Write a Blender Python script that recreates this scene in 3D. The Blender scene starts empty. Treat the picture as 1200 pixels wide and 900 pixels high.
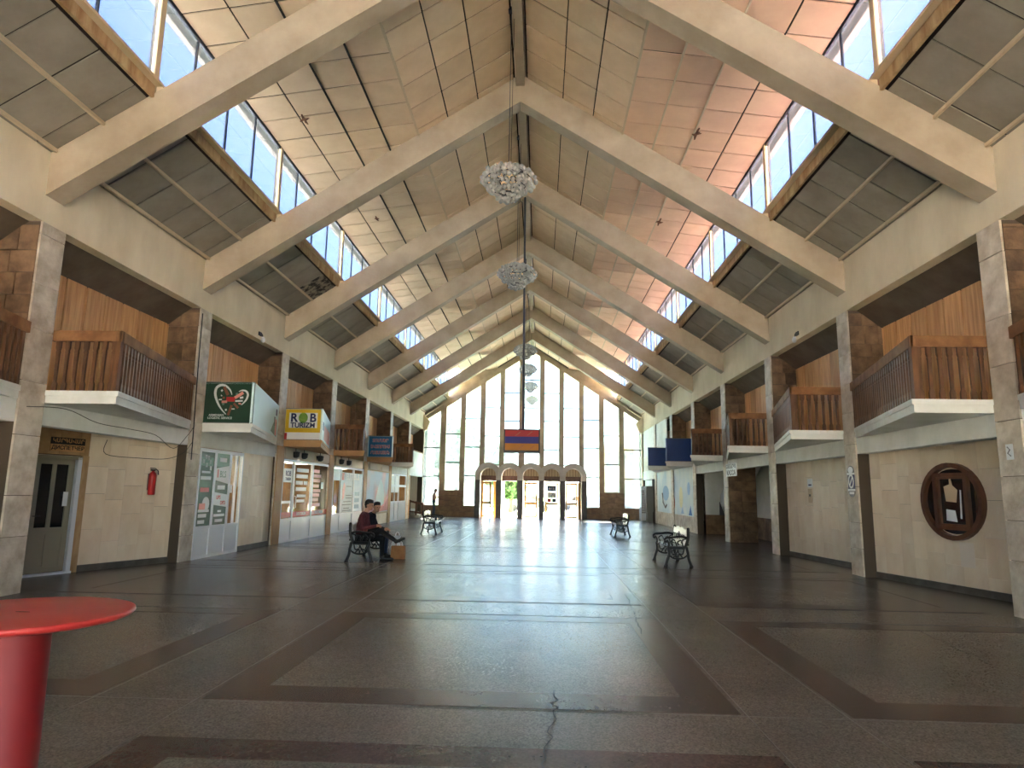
import bpy, bmesh, math, random
import numpy as np
from mathutils import Vector, Matrix
random.seed(7)
S = bpy.context.scene
COL = S.collection
R = math.radians

# ---------------------------------------------------------------- camera
CX, CH, FPX, PITCH, YAW, ROLL = .5478, 1.6, 785.6, .1605, -.044, .0162
cam = bpy.data.cameras.new('camera'); cam.sensor_fit = 'HORIZONTAL'; cam.sensor_width = 36
cam.lens = FPX * 36 / 1200; cam.clip_end = 600
camo = bpy.data.objects.new('camera', cam); COL.objects.link(camo)
_f = Vector((math.sin(YAW)*math.cos(PITCH), math.cos(YAW)*math.cos(PITCH), math.sin(PITCH)))
_r0 = Vector((math.cos(YAW), -math.sin(YAW), 0)); _u0 = _r0.cross(_f)
_r = _r0*math.cos(ROLL) + _u0*math.sin(ROLL); _u = _u0*math.cos(ROLL) - _r0*math.sin(ROLL)
camo.matrix_world = Matrix(((_r.x, _u.x, -_f.x, CX), (_r.y, _u.y, -_f.y, 0), (_r.z, _u.z, -_f.z, CH), (0, 0, 0, 1)))
S.camera = camo

# ---------------------------------------------------------------- sky, sun, exposure
wd = bpy.data.worlds.new('sky'); S.world = wd; wd.use_nodes = True
nt = wd.node_tree; nt.nodes.clear()
sky = nt.nodes.new('ShaderNodeTexSky'); sky.sky_type = 'NISHITA'; sky.sun_disc = False
sky.sun_elevation = R(63); sky.sun_rotation = R(13); sky.air_density = 1.0; sky.dust_density = .7; sky.ozone_density = 1.0
bg = nt.nodes.new('ShaderNodeBackground'); bg.inputs[1].default_value = .1
wo = nt.nodes.new('ShaderNodeOutputWorld')
wm = nt.nodes.new('ShaderNodeMix'); wm.data_type = 'RGBA'; wm.blend_type = 'MULTIPLY'; wm.inputs[0].default_value = 1; wm.inputs[7].default_value = (1, .95, .9, 1)
nt.links.new(sky.outputs[0], wm.inputs[6]); nt.links.new(wm.outputs[2], bg.inputs[0]); nt.links.new(bg.outputs[0], wo.inputs[0])
sl = bpy.data.lights.new('sun', 'SUN'); sl.energy = 26.0; sl.angle = R(.6); sl.color = (1, .92, .82)
so = bpy.data.objects.new('sun', sl); COL.objects.link(so)
_el, _az = R(63), R(13)           # azimuth from +y, clockwise: high sun beyond the far window
_d = Vector((math.sin(_az)*math.cos(_el), math.cos(_az)*math.cos(_el), math.sin(_el)))
so.rotation_euler = _d.to_track_quat('Z', 'Y').to_euler(); so.location = (20, 60, 60)
vs = S.view_settings; vs.view_transform = 'Standard'; vs.look = 'None'; vs.gamma = 1; vs.use_curve_mapping = False
vs.exposure = 5.45

# ---------------------------------------------------------------- materials
def lin(c):
    return tuple((v/255/12.92 if v/255 <= .04045 else ((v/255+.055)/1.055)**2.4) for v in c) + (1,)
_M = {}
def mat(name, c1, c2=None, scale=3., rough=.6, bump=0., bscale=None, metallic=0., rnd=0., stretch=(1, 1, 1), spec=.5, detail=4., lo=.35, hi=.65, speck=None, emit=0., rvar=0.):
    m = bpy.data.materials.new(name); m.use_nodes = True; n = m.node_tree.nodes; l = m.node_tree.links
    b = n['Principled BSDF']; b.inputs['Roughness'].default_value = rough; b.inputs['Metallic'].default_value = metallic
    b.inputs['Specular IOR Level'].default_value = spec
    tc = n.new('ShaderNodeTexCoord'); mp = n.new('ShaderNodeMapping'); mp.inputs['Scale'].default_value = stretch
    oi = n.new('ShaderNodeObjectInfo'); ad = n.new('ShaderNodeVectorMath'); ad.operation = 'MULTIPLY_ADD'
    l.new(tc.outputs['Object'], mp.inputs[0]); l.new(oi.outputs['Random'], ad.inputs[0])
    ad.inputs[1].default_value = (17, 31, 23); l.new(mp.outputs[0], ad.inputs[2])
    col = None
    if c2:
        no = n.new('ShaderNodeTexNoise'); no.inputs['Scale'].default_value = scale; no.inputs['Detail'].default_value = detail
        no.inputs['Roughness'].default_value = .6
        l.new(ad.outputs[0], no.inputs['Vector'])
        rp = n.new('ShaderNodeValToRGB'); rp.color_ramp.elements[0].position = lo; rp.color_ramp.elements[1].position = hi
        rp.color_ramp.elements[0].color = lin(c1); rp.color_ramp.elements[1].color = lin(c2)
        l.new(no.outputs['Fac'], rp.inputs[0]); col = rp.outputs[0]
    if speck:
        vo = n.new('ShaderNodeTexVoronoi'); vo.inputs['Scale'].default_value = speck[0]; l.new(tc.outputs['Object'], vo.inputs['Vector'])
        mx = n.new('ShaderNodeMix'); mx.data_type = 'RGBA'; mx.blend_type = 'OVERLAY'; mx.inputs[0].default_value = speck[1]
        bw = n.new('ShaderNodeRGBToBW'); l.new(vo.outputs['Color'], bw.inputs[0])
        l.new(col, mx.inputs[6]); l.new(bw.outputs[0], mx.inputs[7]); col = mx.outputs[2]
    if rnd:
        hs = n.new('ShaderNodeHueSaturation'); ma = n.new('ShaderNodeMath'); ma.operation = 'MULTIPLY_ADD'
        ma.inputs[1].default_value = 2*rnd; ma.inputs[2].default_value = 1-rnd
        l.new(oi.outputs['Random'], ma.inputs[0]); l.new(ma.outputs[0], hs.inputs['Value'])
        if col: l.new(col, hs.inputs['Color'])
        else: hs.inputs['Color'].default_value = lin(c1)
        col = hs.outputs[0]
    if col: l.new(col, b.inputs['Base Color'])
    else: b.inputs['Base Color'].default_value = lin(c1)
    if bump:
        nb = n.new('ShaderNodeTexNoise'); nb.inputs['Scale'].default_value = bscale or scale*6; nb.inputs['Detail'].default_value = 5
        l.new(ad.outputs[0], nb.inputs['Vector'])
        bp = n.new('ShaderNodeBump'); bp.inputs['Strength'].default_value = bump; bp.inputs['Distance'].default_value = .02
        l.new(nb.outputs['Fac'], bp.inputs['Height']); l.new(bp.outputs[0], b.inputs['Normal'])
    if rvar:
        rn_ = n.new('ShaderNodeTexNoise'); rn_.inputs['Scale'].default_value = .8; rn_.inputs['Detail'].default_value = 3; l.new(tc.outputs['Object'], rn_.inputs['Vector'])
        mr = n.new('ShaderNodeMapRange'); mr.inputs[1].default_value = .35; mr.inputs[2].default_value = .65; mr.inputs[3].default_value = rough-rvar; mr.inputs[4].default_value = rough+rvar
        l.new(rn_.outputs['Fac'], mr.inputs[0]); l.new(mr.outputs[0], b.inputs['Roughness'])
    if emit:
        b.inputs['Emission Color'].default_value = lin(c1); b.inputs['Emission Strength'].default_value = emit
    _M[name] = m
    return m
def glass(name, tint, gloss=.08, haze=0., rough=.02, hazecol=(235, 245, 250)):
    m = bpy.data.materials.new(name); m.use_nodes = True; n = m.node_tree.nodes; l = m.node_tree.links; n.clear()
    out = n.new('ShaderNodeOutputMaterial'); tr = n.new('ShaderNodeBsdfTransparent'); tr.inputs[0].default_value = lin(tint)
    gl = n.new('ShaderNodeBsdfGlossy'); gl.inputs[0].default_value = (1, .93, .84, 1) if gloss > .3 else (1, 1, 1, 1); gl.inputs['Roughness'].default_value = rough
    mx = n.new('ShaderNodeMixShader'); mx.inputs[0].default_value = gloss
    l.new(tr.outputs[0], mx.inputs[1]); l.new(gl.outputs[0], mx.inputs[2]); last = mx
    if haze:
        di = n.new('ShaderNodeBsdfTranslucent'); di.inputs[0].default_value = lin(hazecol)
        m2 = n.new('ShaderNodeMixShader'); m2.inputs[0].default_value = haze
        l.new(mx.outputs[0], m2.inputs[1]); l.new(di.outputs[0], m2.inputs[2]); last = m2
    l.new(last.outputs[0], out.inputs[0]); return m

CONC = mat('painted concrete', (158, 142, 120), (184, 170, 148), 1.1, .75, .25, 14, rnd=.03, lo=.3, hi=.7)
FASC = mat('pale rendered concrete', (204, 190, 160), (222, 210, 182), 1.3, .8, .3, 10, lo=.3, hi=.7, stretch=(1, 1, .5))
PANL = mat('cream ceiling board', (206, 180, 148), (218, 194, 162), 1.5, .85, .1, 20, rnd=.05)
PANR = mat('pink lit ceiling board', (216, 178, 148), (226, 190, 158), 1.5, .85, .1, 20, rnd=.05)  # cream boards, with warm light from the red roof put in the colour
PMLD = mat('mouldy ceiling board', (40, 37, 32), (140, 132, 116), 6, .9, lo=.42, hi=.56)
PLOW = mat('shaded ceiling board', (132, 124, 110), (148, 140, 126), 1.5, .85, .1, 20, rnd=.05)  # cream boards greyed in the colour, for shade below the clerestory
DARK = mat('dark joint', (44, 36, 28), rough=.95)
BATT = mat('cream batten', (196, 176, 146), rough=.8)
RUST = mat('rust stained board', (156, 120, 82), (196, 168, 126), 5, .8, stretch=(1, 1, .25), rnd=.08)
TRAV = mat('travertine slab', (220, 202, 174), (238, 226, 204), 2.2, .5, .15, 22, rnd=.06, stretch=(1, .45, 1), lo=.3, hi=.7)
TRVB = mat('brown travertine slab', (150, 118, 78), (182, 150, 108), 2.2, .5, .15, 22, rnd=.08)
STON = mat('pale stone block', (168, 154, 134), (212, 203, 188), 3.2, .55, .35, 18, rnd=.08, lo=.32, hi=.66)
TUFF = mat('brown tuff block', (84, 64, 47), (128, 102, 76), 3., .8, .4, 20, rnd=.18)
TUFD = mat('pinkish tuff block', (120, 94, 76), (150, 122, 100), 3., .7, .3, 20, rnd=.14)
MORT = mat('dark mortar', (78, 66, 54), rough=.95)
FLOR = mat('grey terrazzo', (92, 88, 80), (108, 103, 94), .9, .27, .03, 1.5, spec=.22, speck=(85, .4), detail=8, lo=.3, hi=.7)
BAND = mat('red brown terrazzo', (68, 54, 48), (86, 70, 62), 1.2, .27, .03, 1.5, spec=.22, speck=(60, .25), detail=8)
CRCK = mat('crack dirt', (28, 26, 24), rough=.9)
KERB = mat('dark stone skirting', (74, 70, 62), (96, 92, 84), 4, .6)
WHIT = mat('white painted slab', (214, 216, 210), (228, 230, 226), 2, .6, .1)
SOFF = mat('grey white soffit', (196, 194, 182), (214, 212, 202), 1.5, .8)
WOOD = mat('honey pine board', (190, 134, 80), (220, 172, 116), 3, .5, rnd=.14, stretch=(6, .3, 1))
WBAL = mat('varnished baluster', (86, 57, 35), (120, 82, 52), 4, .5, rnd=.1, stretch=(3, 3, .5))
WRAI = mat('varnished handrail', (120, 82, 52), (156, 114, 76), 3, .65, spec=.25, stretch=(1, 1, 1))
WDRK = mat('dark brown wood', (84, 50, 32), (108, 66, 42), 4, .4, stretch=(2, 2, .6))
WORG = mat('orange plywood', (176, 132, 84), (196, 152, 102), 2, .6)
WDOR = mat('golden oak door', (196, 148, 74), (220, 172, 96), 3, .45, stretch=(3, 3, .5))
PVC = mat('white plastic frame', (222, 228, 236), rough=.35)
PVCG = mat('beige plastic door', (150, 146, 128), rough=.4)
BLAC = mat('black cast iron', (20, 20, 21), rough=.35, metallic=.3)
BLAK = mat('black plastic', (18, 18, 20), rough=.5)
SLAT = mat('dark lacquered slat', (84, 80, 76), rough=.14)
IVOR = mat('pale painted casting', (200, 204, 204), (216, 220, 222), 8, .35)
REDT = mat('red lacquer', (176, 48, 46), (186, 56, 52), 2, .3); REDS = mat('dark red lacquer', (118, 14, 18), (130, 18, 22), 2, .6)
REDE = mat('red enamel', (170, 24, 26), rough=.3)
TRM = mat('grey painted steel', (120, 120, 118), rough=.5, metallic=.4)
STEE = mat('dark steel pole', (70, 74, 84), rough=.4, metallic=.5)
FRAM = mat('far concrete mullion', (150, 134, 112), (172, 156, 132), 2, .8)
GREN = mat('dark green print', (22, 62, 44), (26, 70, 50), 2, .4)
GRN2 = mat('grey green print', (104, 140, 124), rough=.4)
WPRT = mat('white print', (226, 230, 232), rough=.4)
CYAN = mat('pale cyan panel', (196, 224, 226), (206, 228, 230), 1, .35)
YELL = mat('yellow print', (222, 186, 30), (228, 194, 44), 2, .4)
NAVY = mat('navy print', (24, 36, 92), rough=.4)
BLUE = mat('deep blue panel', (24, 58, 122), (26, 62, 128), 2, .35)
SKYB = mat('mid blue print', (26, 104, 150), (34, 112, 158), 2, .4)
REDP = mat('red print', (196, 40, 44), rough=.4)
PINK = mat('salmon print', (226, 150, 140), rough=.4)
BRNP = mat('brown print', (140, 84, 60), rough=.4)
GREY = mat('grey paint', (118, 120, 122), (134, 136, 138), 2, .7)
ARCG = mat('grey arch render', (178, 174, 172), (192, 188, 186), 3, .8)
ARCD = mat('dark polished granite', (58, 50, 52), (72, 62, 64), 6, .4)
INTD = mat('dim shop interior', (130, 96, 60), (160, 124, 84), 2, .8)
PAPR = mat('brown paper', (140, 96, 56), (156, 112, 68), 6, .8)
POLY = mat('white polythene', (226, 230, 232), rough=.35)
SKIN = mat('skin', (172, 122, 96), rough=.5)
HAIR = mat('black hair', (22, 18, 17), rough=.5)
MARO = mat('maroon knit', (78, 34, 40), (90, 42, 48), 30, .9)
NAVJ = mat('dark jacket', (32, 32, 40), rough=.9)
BTRO = mat('black trousers', (20, 20, 24), rough=.9)
JEAN = mat('blue denim', (52, 64, 88), (64, 76, 100), 20, .9)
SHOE = mat('dark shoe leather', (26, 22, 21), rough=.4)
PTOP = mat('dusty pink shirt', (170, 128, 122), rough=.9)
GRAS = mat('grass', (56, 84, 32), (78, 106, 46), .8, .9)
DGRS = mat('dark unseen ground', (58, 74, 42), (80, 92, 58), .8, .9)  # unseen side ground, darkened to cut light bounced onto the ceilings
PAVE = mat('pale paving', (140, 136, 130), (156, 152, 146), .5, .8)
ROAD = mat('asphalt', (112, 114, 118), rough=.9)
LEAF = mat('tree leaves', (32, 54, 24), (56, 82, 40), 1.2, .8, rnd=.1)
BARK = mat('tree bark', (92, 76, 60), rough=.9)
RFLT = mat('buff bounce roofing', (160, 146, 118), (174, 160, 132), .6, .8)  # unseen outer roof, coloured to bounce warm light up inside
RFRT = mat('red bounce roofing', (166, 124, 102), (178, 136, 114), .6, .8)  # unseen right-hand roof, reddened for a pink bounce on the ceiling
OUTW = mat('pale outer render', (222, 212, 196), (232, 222, 208), .8, .8)
OYEL = mat('yellow facade', (150, 104, 48), rough=.8)
CARS = mat('silver car paint', (110, 116, 124), rough=.25, metallic=.3)
CARB = mat('blue car paint', (36, 60, 110), rough=.25)
TYRE = mat('tyre rubber', (24, 24, 24), rough=.8)
GLAS = glass('clear pane', (240, 244, 246), .03)
GLSK = glass('darkened clerestory pane', (124, 130, 146), .04, .02)  # even dark tint added to dim the sky and the daylight let in
GLHZ = glass('hazy far pane', (160, 173, 180), .05, .05); GLBK = glass('clear back pane', (212, 212, 210), .05, .02)
GLDK = mat('dark window glass', (14, 14, 15), rough=.06, spec=.8)
CRYS = glass('crystal ball', (255, 252, 246), .55, .35, .12)
SFLG = [mat('screen red', (150, 28, 30), emit=.004), mat('screen blue', (18, 22, 108), emit=.004), mat('screen orange', (164, 104, 24), emit=.004)]
LAMP = mat('lit lamp', (255, 236, 200), emit=.4)

# ---------------------------------------------------------------- mesh helpers
class MB:
    def __init__(s): s.v, s.f, s.m, s.mi = [], [], [], []
    def _slot(s, m):
        if m not in s.m: s.m.append(m)
        return s.m.index(m)
    def poly(s, pts, m): 
        k = len(s.v); s.v += [tuple(p) for p in pts]; s.f.append(tuple(range(k, k+len(pts)))); s.mi.append(s._slot(m))
    def add(s, V, F, m):
        k = len(s.v); s.v += [tuple(p) for p in V]; i = s._slot(m)
        for f in F: s.f.append(tuple(k+a for a in f)); s.mi.append(i)
        return s
    def box(s, a, b, m):
        (x0, y0, z0), (x1, y1, z1) = a, b
        x0, x1 = min(x0, x1), max(x0, x1); y0, y1 = min(y0, y1), max(y0, y1); z0, z1 = min(z0, z1), max(z0, z1)
        return s.add([(x0, y0, z0), (x1, y0, z0), (x1, y1, z0), (x0, y1, z0), (x0, y0, z1), (x1, y0, z1), (x1, y1, z1), (x0, y1, z1)],
                     [(0, 3, 2, 1), (4, 5, 6, 7), (0, 1, 5, 4), (1, 2, 6, 5), (2, 3, 7, 6), (3, 0, 4, 7)], m)
    def obox(s, o, e1, e2, e3, m):
        o, e1, e2, e3 = Vector(o), Vector(e1), Vector(e2), Vector(e3)
        V = [o, o+e1, o+e1+e2, o+e2, o+e3, o+e1+e3, o+e1+e2+e3, o+e2+e3]
        F = [(0, 3, 2, 1), (4, 5, 6, 7), (0, 1, 5, 4), (1, 2, 6, 5), (2, 3, 7, 6), (3, 0, 4, 7)]
        if e1.cross(e2).dot(e3) < 0: F = [f[::-1] for f in F]
        return s.add(V, F, m)
    def prism(s, pts, ext, m):
        ext = Vector(ext); P = [Vector(p) for p in pts]; n = len(P)
        nn = Vector((0, 0, 0))
        for i in range(n): nn += P[i].cross(P[(i+1) % n])
        if nn.dot(ext) > 0: P = P[::-1]
        V = P + [p+ext for p in P]
        return s.add(V, [tuple(range(n)), tuple(range(2*n-1, n-1, -1))] + [((i+1) % n, i, n+i, n+(i+1) % n) for i in range(n)], m)
    def tube(s, pts, r, m, n=8, closed=False):
        P = [Vector(p) for p in pts]; N = len(P); rr = r if isinstance(r, (list, tuple)) else [r]*N
        V = []; 
        for i, p in enumerate(P):
            a = P[(i-1) % N] if (closed or i) else p; b = P[(i+1) % N] if (closed or i < N-1) else p
            t = (b-a); t = t.normalized() if t.length > 1e-9 else Vector((0, 0, 1))
            h = Vector((0, 0, 1)) if abs(t.z) < .9 else Vector((1, 0, 0))
            u = t.cross(h).normalized(); w = t.cross(u)
            V += [p + (u*math.cos(2*math.pi*k/n) + w*math.sin(2*math.pi*k/n))*rr[i] for k in range(n)]
        F = []
        for i in range(N if closed else N-1):
            j = (i+1) % N
            F += [(i*n+k, j*n+k, j*n+(k+1) % n, i*n+(k+1) % n) for k in range(n)]
        if not closed: F += [tuple(range(n)), tuple(range(N*n-1, (N-1)*n-1, -1))]
        return s.add(V, [f[::-1] for f in F], m)
    def lathe(s, prof, c, m, n=24):
        V, F = [], []
        for r_, z in prof: V += [(c[0]+r_*math.cos(2*math.pi*k/n), c[1]+r_*math.sin(2*math.pi*k/n), c[2]+z) for k in range(n)]
        for i in range(len(prof)-1): F += [(i*n+k, i*n+(k+1) % n, (i+1)*n+(k+1) % n, (i+1)*n+k) for k in range(n)]
        F += [tuple(range(n-1, -1, -1)), tuple(range((len(prof)-1)*n, len(prof)*n))]
        return s.add(V, F, m)
    def ball(s, c, r, m, seg=8, rings=6, sc=(1, 1, 1)):
        pr = [(max(1e-4, math.sin(math.pi*i/rings)), -math.cos(math.pi*i/rings)) for i in range(rings+1)]
        V, F = [], []
        for a, z in pr: V += [(c[0]+r*sc[0]*a*math.cos(2*math.pi*k/seg), c[1]+r*sc[1]*a*math.sin(2*math.pi*k/seg), c[2]+r*sc[2]*z) for k in range(seg)]
        for i in range(rings): F += [(i*seg+k, i*seg+(k+1) % seg, (i+1)*seg+(k+1) % seg, (i+1)*seg+k) for k in range(seg)]
        return s.add(V, F, m)
    def mesh(s, name, smooth=False):
        me = bpy.data.meshes.new(name); me.from_pydata(s.v, [], s.f)
        for m in s.m: me.materials.append(m)
        me.polygons.foreach_set('material_index', s.mi)
        if smooth: me.polygons.foreach_set('use_smooth', [True]*len(s.f))
        me.update(); return me
    def build(s, name, parent=None, smooth=False, **k):
        return obj(name, s.mesh(name, smooth), parent, **k)
def obj(name, me, parent=None, loc=None, rot=None, mw=None, kind=None, label=None, scale=None):
    o = bpy.data.objects.new(name, me); COL.objects.link(o)
    if parent: o.parent = parent
    if loc: o.location = loc
    if rot: o.rotation_euler = rot
    if scale: o.scale = scale
    if mw: o.matrix_basis = mw
    if kind: o['kind'] = kind
    if label: o['label'] = label
    return o
def thing(name, label, cat, loc=(0, 0, 0), rz=0, group=None, me=None):
    o = bpy.data.objects.new(name, me); COL.objects.link(o); o.location = loc; o.rotation_euler = (0, 0, rz)
    o['label'] = label; o['category'] = cat
    if group: o['group'] = group
    return o
def struct(name, me=None, loc=(0, 0, 0)):
    o = bpy.data.objects.new(name, me); COL.objects.link(o); o.location = loc; o['kind'] = 'structure'; return o
def dup(o, parent=None):
    c = o.copy(); COL.objects.link(c)
    if parent: c.parent = parent
    for ch in list(o.children): dup(ch, c)
    return c
_BX = {}
def unit_box(w, l, t, m):            # box centred in x,y, from z=-t to 0, shared
    k = (round(w, 3), round(l, 3), round(t, 3), m.name)
    if k not in _BX: _BX[k] = MB().box((-w/2, -l/2, -t), (w/2, l/2, 0), m).mesh('slab')
    return _BX[k]
def frame3(o, ex, ey, ez):
    return Matrix(((ex[0], ey[0], ez[0], o[0]), (ex[1], ey[1], ez[1], o[1]), (ex[2], ey[2], ez[2], o[2]), (0, 0, 0, 1)))
def text(name, s, parent, o, n, size, m, bold=.012, sx=1., extr=.002, tilt=0.):
    """Lettering lying on a board: o = centre of the line, n = the board's outward normal (horizontal)."""
    cu = bpy.data.curves.new(name, 'FONT'); cu.body = s; cu.size = size; cu.align_x = 'CENTER'; cu.align_y = 'CENTER'
    cu.extrude = extr; cu.offset = bold*size; cu.materials.append(m); cu.resolution_u = 3
    tmp = bpy.data.objects.new('tmp', cu); COL.objects.link(tmp); dg = bpy.context.evaluated_depsgraph_get()
    me = bpy.data.meshes.new_from_object(tmp.evaluated_get(dg)); bpy.data.objects.remove(tmp); me.name = name
    ob = bpy.data.objects.new(name, me); COL.objects.link(ob); ob.parent = parent
    n = Vector(n).normalized(); up = Vector((0, 0, 1)); x = up.cross(n)
    if tilt: x, up = x*math.cos(tilt)+up*math.sin(tilt), up*math.cos(tilt)-x*math.sin(tilt)
    ob.matrix_basis = frame3(o, x*sx, up, n); return ob
def onboard(o, n, u, v, d=0):        # point at right-offset u, height v on a board with outward normal n
    n = Vector(n).normalized(); x = Vector((0, 0, 1)).cross(n)
    return Vector(o) + x*u + Vector((0, 0, v)) + n*d
def patch(mb, o, n, u0, u1, v0, v1, m, d=.003, t=.003):
    n = Vector(n).normalized(); x = Vector((0, 0, 1)).cross(n)
    return mb.obox(onboard(o, n, u0, v0, d-t), x*(u1-u0), (0, 0, v1-v0), n*t, m)
def patchpoly(mb, o, n, uv, m, d=.003, t=.003):
    n = Vector(n).normalized()
    return mb.prism([onboard(o, n, u, v, d-t) for u, v in uv], n*t, m)

# ---------------------------------------------------------------- hall dimensions
W, L, Y0 = 7.19, 4.9357, 9.80
YF = 44.27
def yc(i): return Y0 + L*i
def yb(i): return yc(i) - .078
ZF, ZT, ZR, SL = 5.64, 6.75, 11.35, .64      # fascia foot and head, ridge line, slope
XS, XC, ZC, SU = 5.65, 2.37, 9.83, .135      # clerestory sill x, crease x and z, upper pitch
YA = yc(-3)
Z_LO, Z_HI, Z_BAND, Z_RAIL = 2.86, 3.06, 2.52, 4.03
XB = 6.05
def zlow(x): return ZR - SL*abs(x)
def zup(x): return ZC - SU*(abs(x)-XC)

# ---------------------------------------------------------------- floor
fl = struct('floor', MB().box((-12, YA-1, -.3), (12, YF+.3, 0), FLOR).mesh('floor'))
def strip(x0, x1, y0, y1): MB().box((x0, y0, -.01), (x1, y1, .003), BAND).build('floor_band', fl)
def ring(x0, x1, y0, y1, w=.4):
    strip(x0, x1, y0, y0+w); strip(x0, x1, y1-w*.8, y1); strip(x0, x0+w*.9, y0+w, y1-w*.8); strip(x1-w*.9, x1, y0+w, y1-w*.8)
for k in range(-2, 7):
    ya = yc(k)+.5; yz = yc(k)+4.3
    if k == -2: yz = 4.56
    for x0, x1 in ((-6.9, -2.9), (-2.03, 2.05), (2.87, 6.93)): ring(x0, x1, ya, yz)
mb = MB()
for y in [yc(k)+d for k in range(-1, 6) for d in (.46, 4.36)]: mb.box((-7, y, 0), (7, y+.004, .0035), KERB)
for x in (-2.07, 2.09, -2.86, 2.83): mb.box((x, 2, 0), (x+.004, 43, .0035), KERB)
mb.build('floor_joint', fl, kind='stuff')
def crack(pts, w):
    m = MB(); 
    for (xa, ya), (xb, yb_) in zip(pts, pts[1:]):
        d = Vector((yb_-ya, xa-xb, 0)).normalized()*w*random.uniform(.5, 1)
        m.poly([(xa+d.x, ya+d.y, .0045), (xa-d.x, ya-d.y, .0045), (xb-d.x, yb_-d.y, .0045), (xb+d.x, yb_+d.y, .0045)], CRCK)
    m.build('floor_crack', fl)
pts = []; x = .55; y = 3.6
while y < 5.9: pts.append((x+random.uniform(-.03, .03), y)); y += .09; x += .006
crack(pts, .006)
pts = []; x = 1.75; y = 8.2
while y < 11.4: pts.append((x+random.uniform(-.02, .02), y)); y += .16; x += .01
crack(pts, .005)
crack([(5.0+random.uniform(-.03, .03)+.02*k, 7.2+.13*k) for k in range(14)], .004)

# ---------------------------------------------------------------- roof: lower roofs, folded upper ceilings, beams, clerestories
def ceiling(name, side, xa, za, xb, zb, lines, dy, phase, pm, y_start, y_end, gap_beam, backm, i_hi):
    """A sloping ceiling of boards between two heights; 'lines' are the x of the joints along the hall."""
    m = MB(); sx = side
    th = Vector((xb-xa, 0, zb-za)); ex = Vector((sx*(xb-xa), 0, zb-za)).normalized()
    nz = Vector((-ex.z*1, 0, ex.x)); nz = nz if nz.z < 0 else -nz       # faces down
    A = Vector((sx*xa, 0, za)) - nz*.025; B = Vector((sx*xb, 0, zb)) - nz*.025
    m.prism([A+Vector((0, y_start, 0)), B+Vector((0, y_start, 0)), B-nz*.12+Vector((0, y_start, 0)), A-nz*.12+Vector((0, y_start, 0))], (0, y_end-y_start, 0), backm)
    root = struct(name, m.mesh(name))
    far = MB(); ey = nz.cross(ex)
    def zx(x): return za + (zb-za)*(x-xa)/(xb-xa)
    for k in range(-3, 7):
        if gap_beam:
            ys = [yb(k)+.2]; 
            while ys[-1]+dy < yb(k+1)-.22: ys.append(ys[-1]+dy)
            ys.append(yb(k+1)-.2)
            if k == 6: ys = [y for y in ys if y < YF-.1]+[YF-.05]
        else:
            ys = [yb(k)+phase+dy*j for j in range(7)]
            if k == 6: ys = [min(y, YF-.02) for y in ys]
        for ya_, yz_ in zip(ys, ys[1:]):
            if yz_-ya_ < .08: continue
            for p, q in zip(lines, lines[1:]):
                P = Vector((sx*p, 0, zx(p))); Q = Vector((sx*q, 0, zx(q))); g = .036
                w = (Q-P).length-g; l = yz_-ya_-g
                o = (P+Q)/2; o.y = (ya_+yz_)/2
                o = o + nz*random.uniform(-.006, .004)
                if -1 <= k <= i_hi:
                    obj('ceiling_board', unit_box(w, l, .02, PMLD if gap_beam and sx < 0 and k == 1 and p == lines[0] and ya_ > ys[-1]-1.3 else pm), root, mw=frame3(o, -ex if False else ex, nz.cross(ex), nz))
                elif k > i_hi:
                    far.obox(o-ex*w/2-Vector((0, l/2, 0))-nz*.02, ex*w, (0, l, 0), nz*.02, pm)
                else:
                    far.obox(o-ex*w/2-Vector((0, l/2, 0))-nz*.02, ex*w, (0, l, 0), nz*.02, pm)
    far.build('ceiling_board_far', root, kind='stuff')
    return root, zx, nz
for sd, PU in ((-1, PANL), (1, PANR)):
    # lower roof below the clerestory, underside boards greyed for shade
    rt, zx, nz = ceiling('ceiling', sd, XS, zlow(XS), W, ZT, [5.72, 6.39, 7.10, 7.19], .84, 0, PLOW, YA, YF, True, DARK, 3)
    for k in range(-1, 7):
        for x in (6.39, 7.10):
            b = MB(); b.box((sd*(x-.022), yb(k)+.2, zlow(x)-.045), (sd*(x+.022), min(yb(k+1)-.2, YF-.05), zlow(x)+.01), BATT); b.build('batten', rt)
    # outer skin of the lower roof, carrying on beyond the gallery
    m = MB(); z0, z1 = zlow(XS)+.22, zlow(11.2)+.22
    m.prism([(sd*XS, YA, z0), (sd*11.2, YA, z1), (sd*11.2, YA, z1-.12), (sd*XS, YA, z0-.12)], (0, YF-YA, 0), RFLT if sd < 0 else RFRT)
    m.build('roof_covering', rt)
    # upper ceilings: steep boards by the ridge, flatter boards out to the clerestory head
    rt, zx, nz = ceiling('ceiling', sd, .12, zlow(.12), XC, ZC, [.15, .99, 1.69, XC], L/6, -.41, PU if False else PANL, YA, YF, False, DARK, 3)
    rt, zx, nz = ceiling('ceiling', sd, XC, ZC, 5.75, zup(5.75), [XC, 3.14, 3.92, 4.72, 5.52], L/6, .12, PU, YA, YF, False, DARK, 3)
    m = MB(); m.box((sd*(XC-.02), YA, ZC-.03), (sd*(XC+.02), YF, ZC+.02), BATT); m.build('batten', rt)
    for x in (3.14, 3.92):
        m = MB(); m.box((sd*(x-.016), YA, zup(x)-.025), (sd*(x+.016), YF, zup(x)+.02), BATT if sd > 0 else DARK); m.build('batten', rt)
    m = MB(); m.prism([(sd*0, YA, ZR+.3), (sd*5.95, YA, zup(5.95)+.35), (sd*5.95, YA, zup(5.95)+.16), (sd*0, YA, ZR+.1)], (0, YF-YA, 0), OUTW)  # eave past the glass is made wide enough to block the sun
    m.build('roof_covering', rt)
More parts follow.
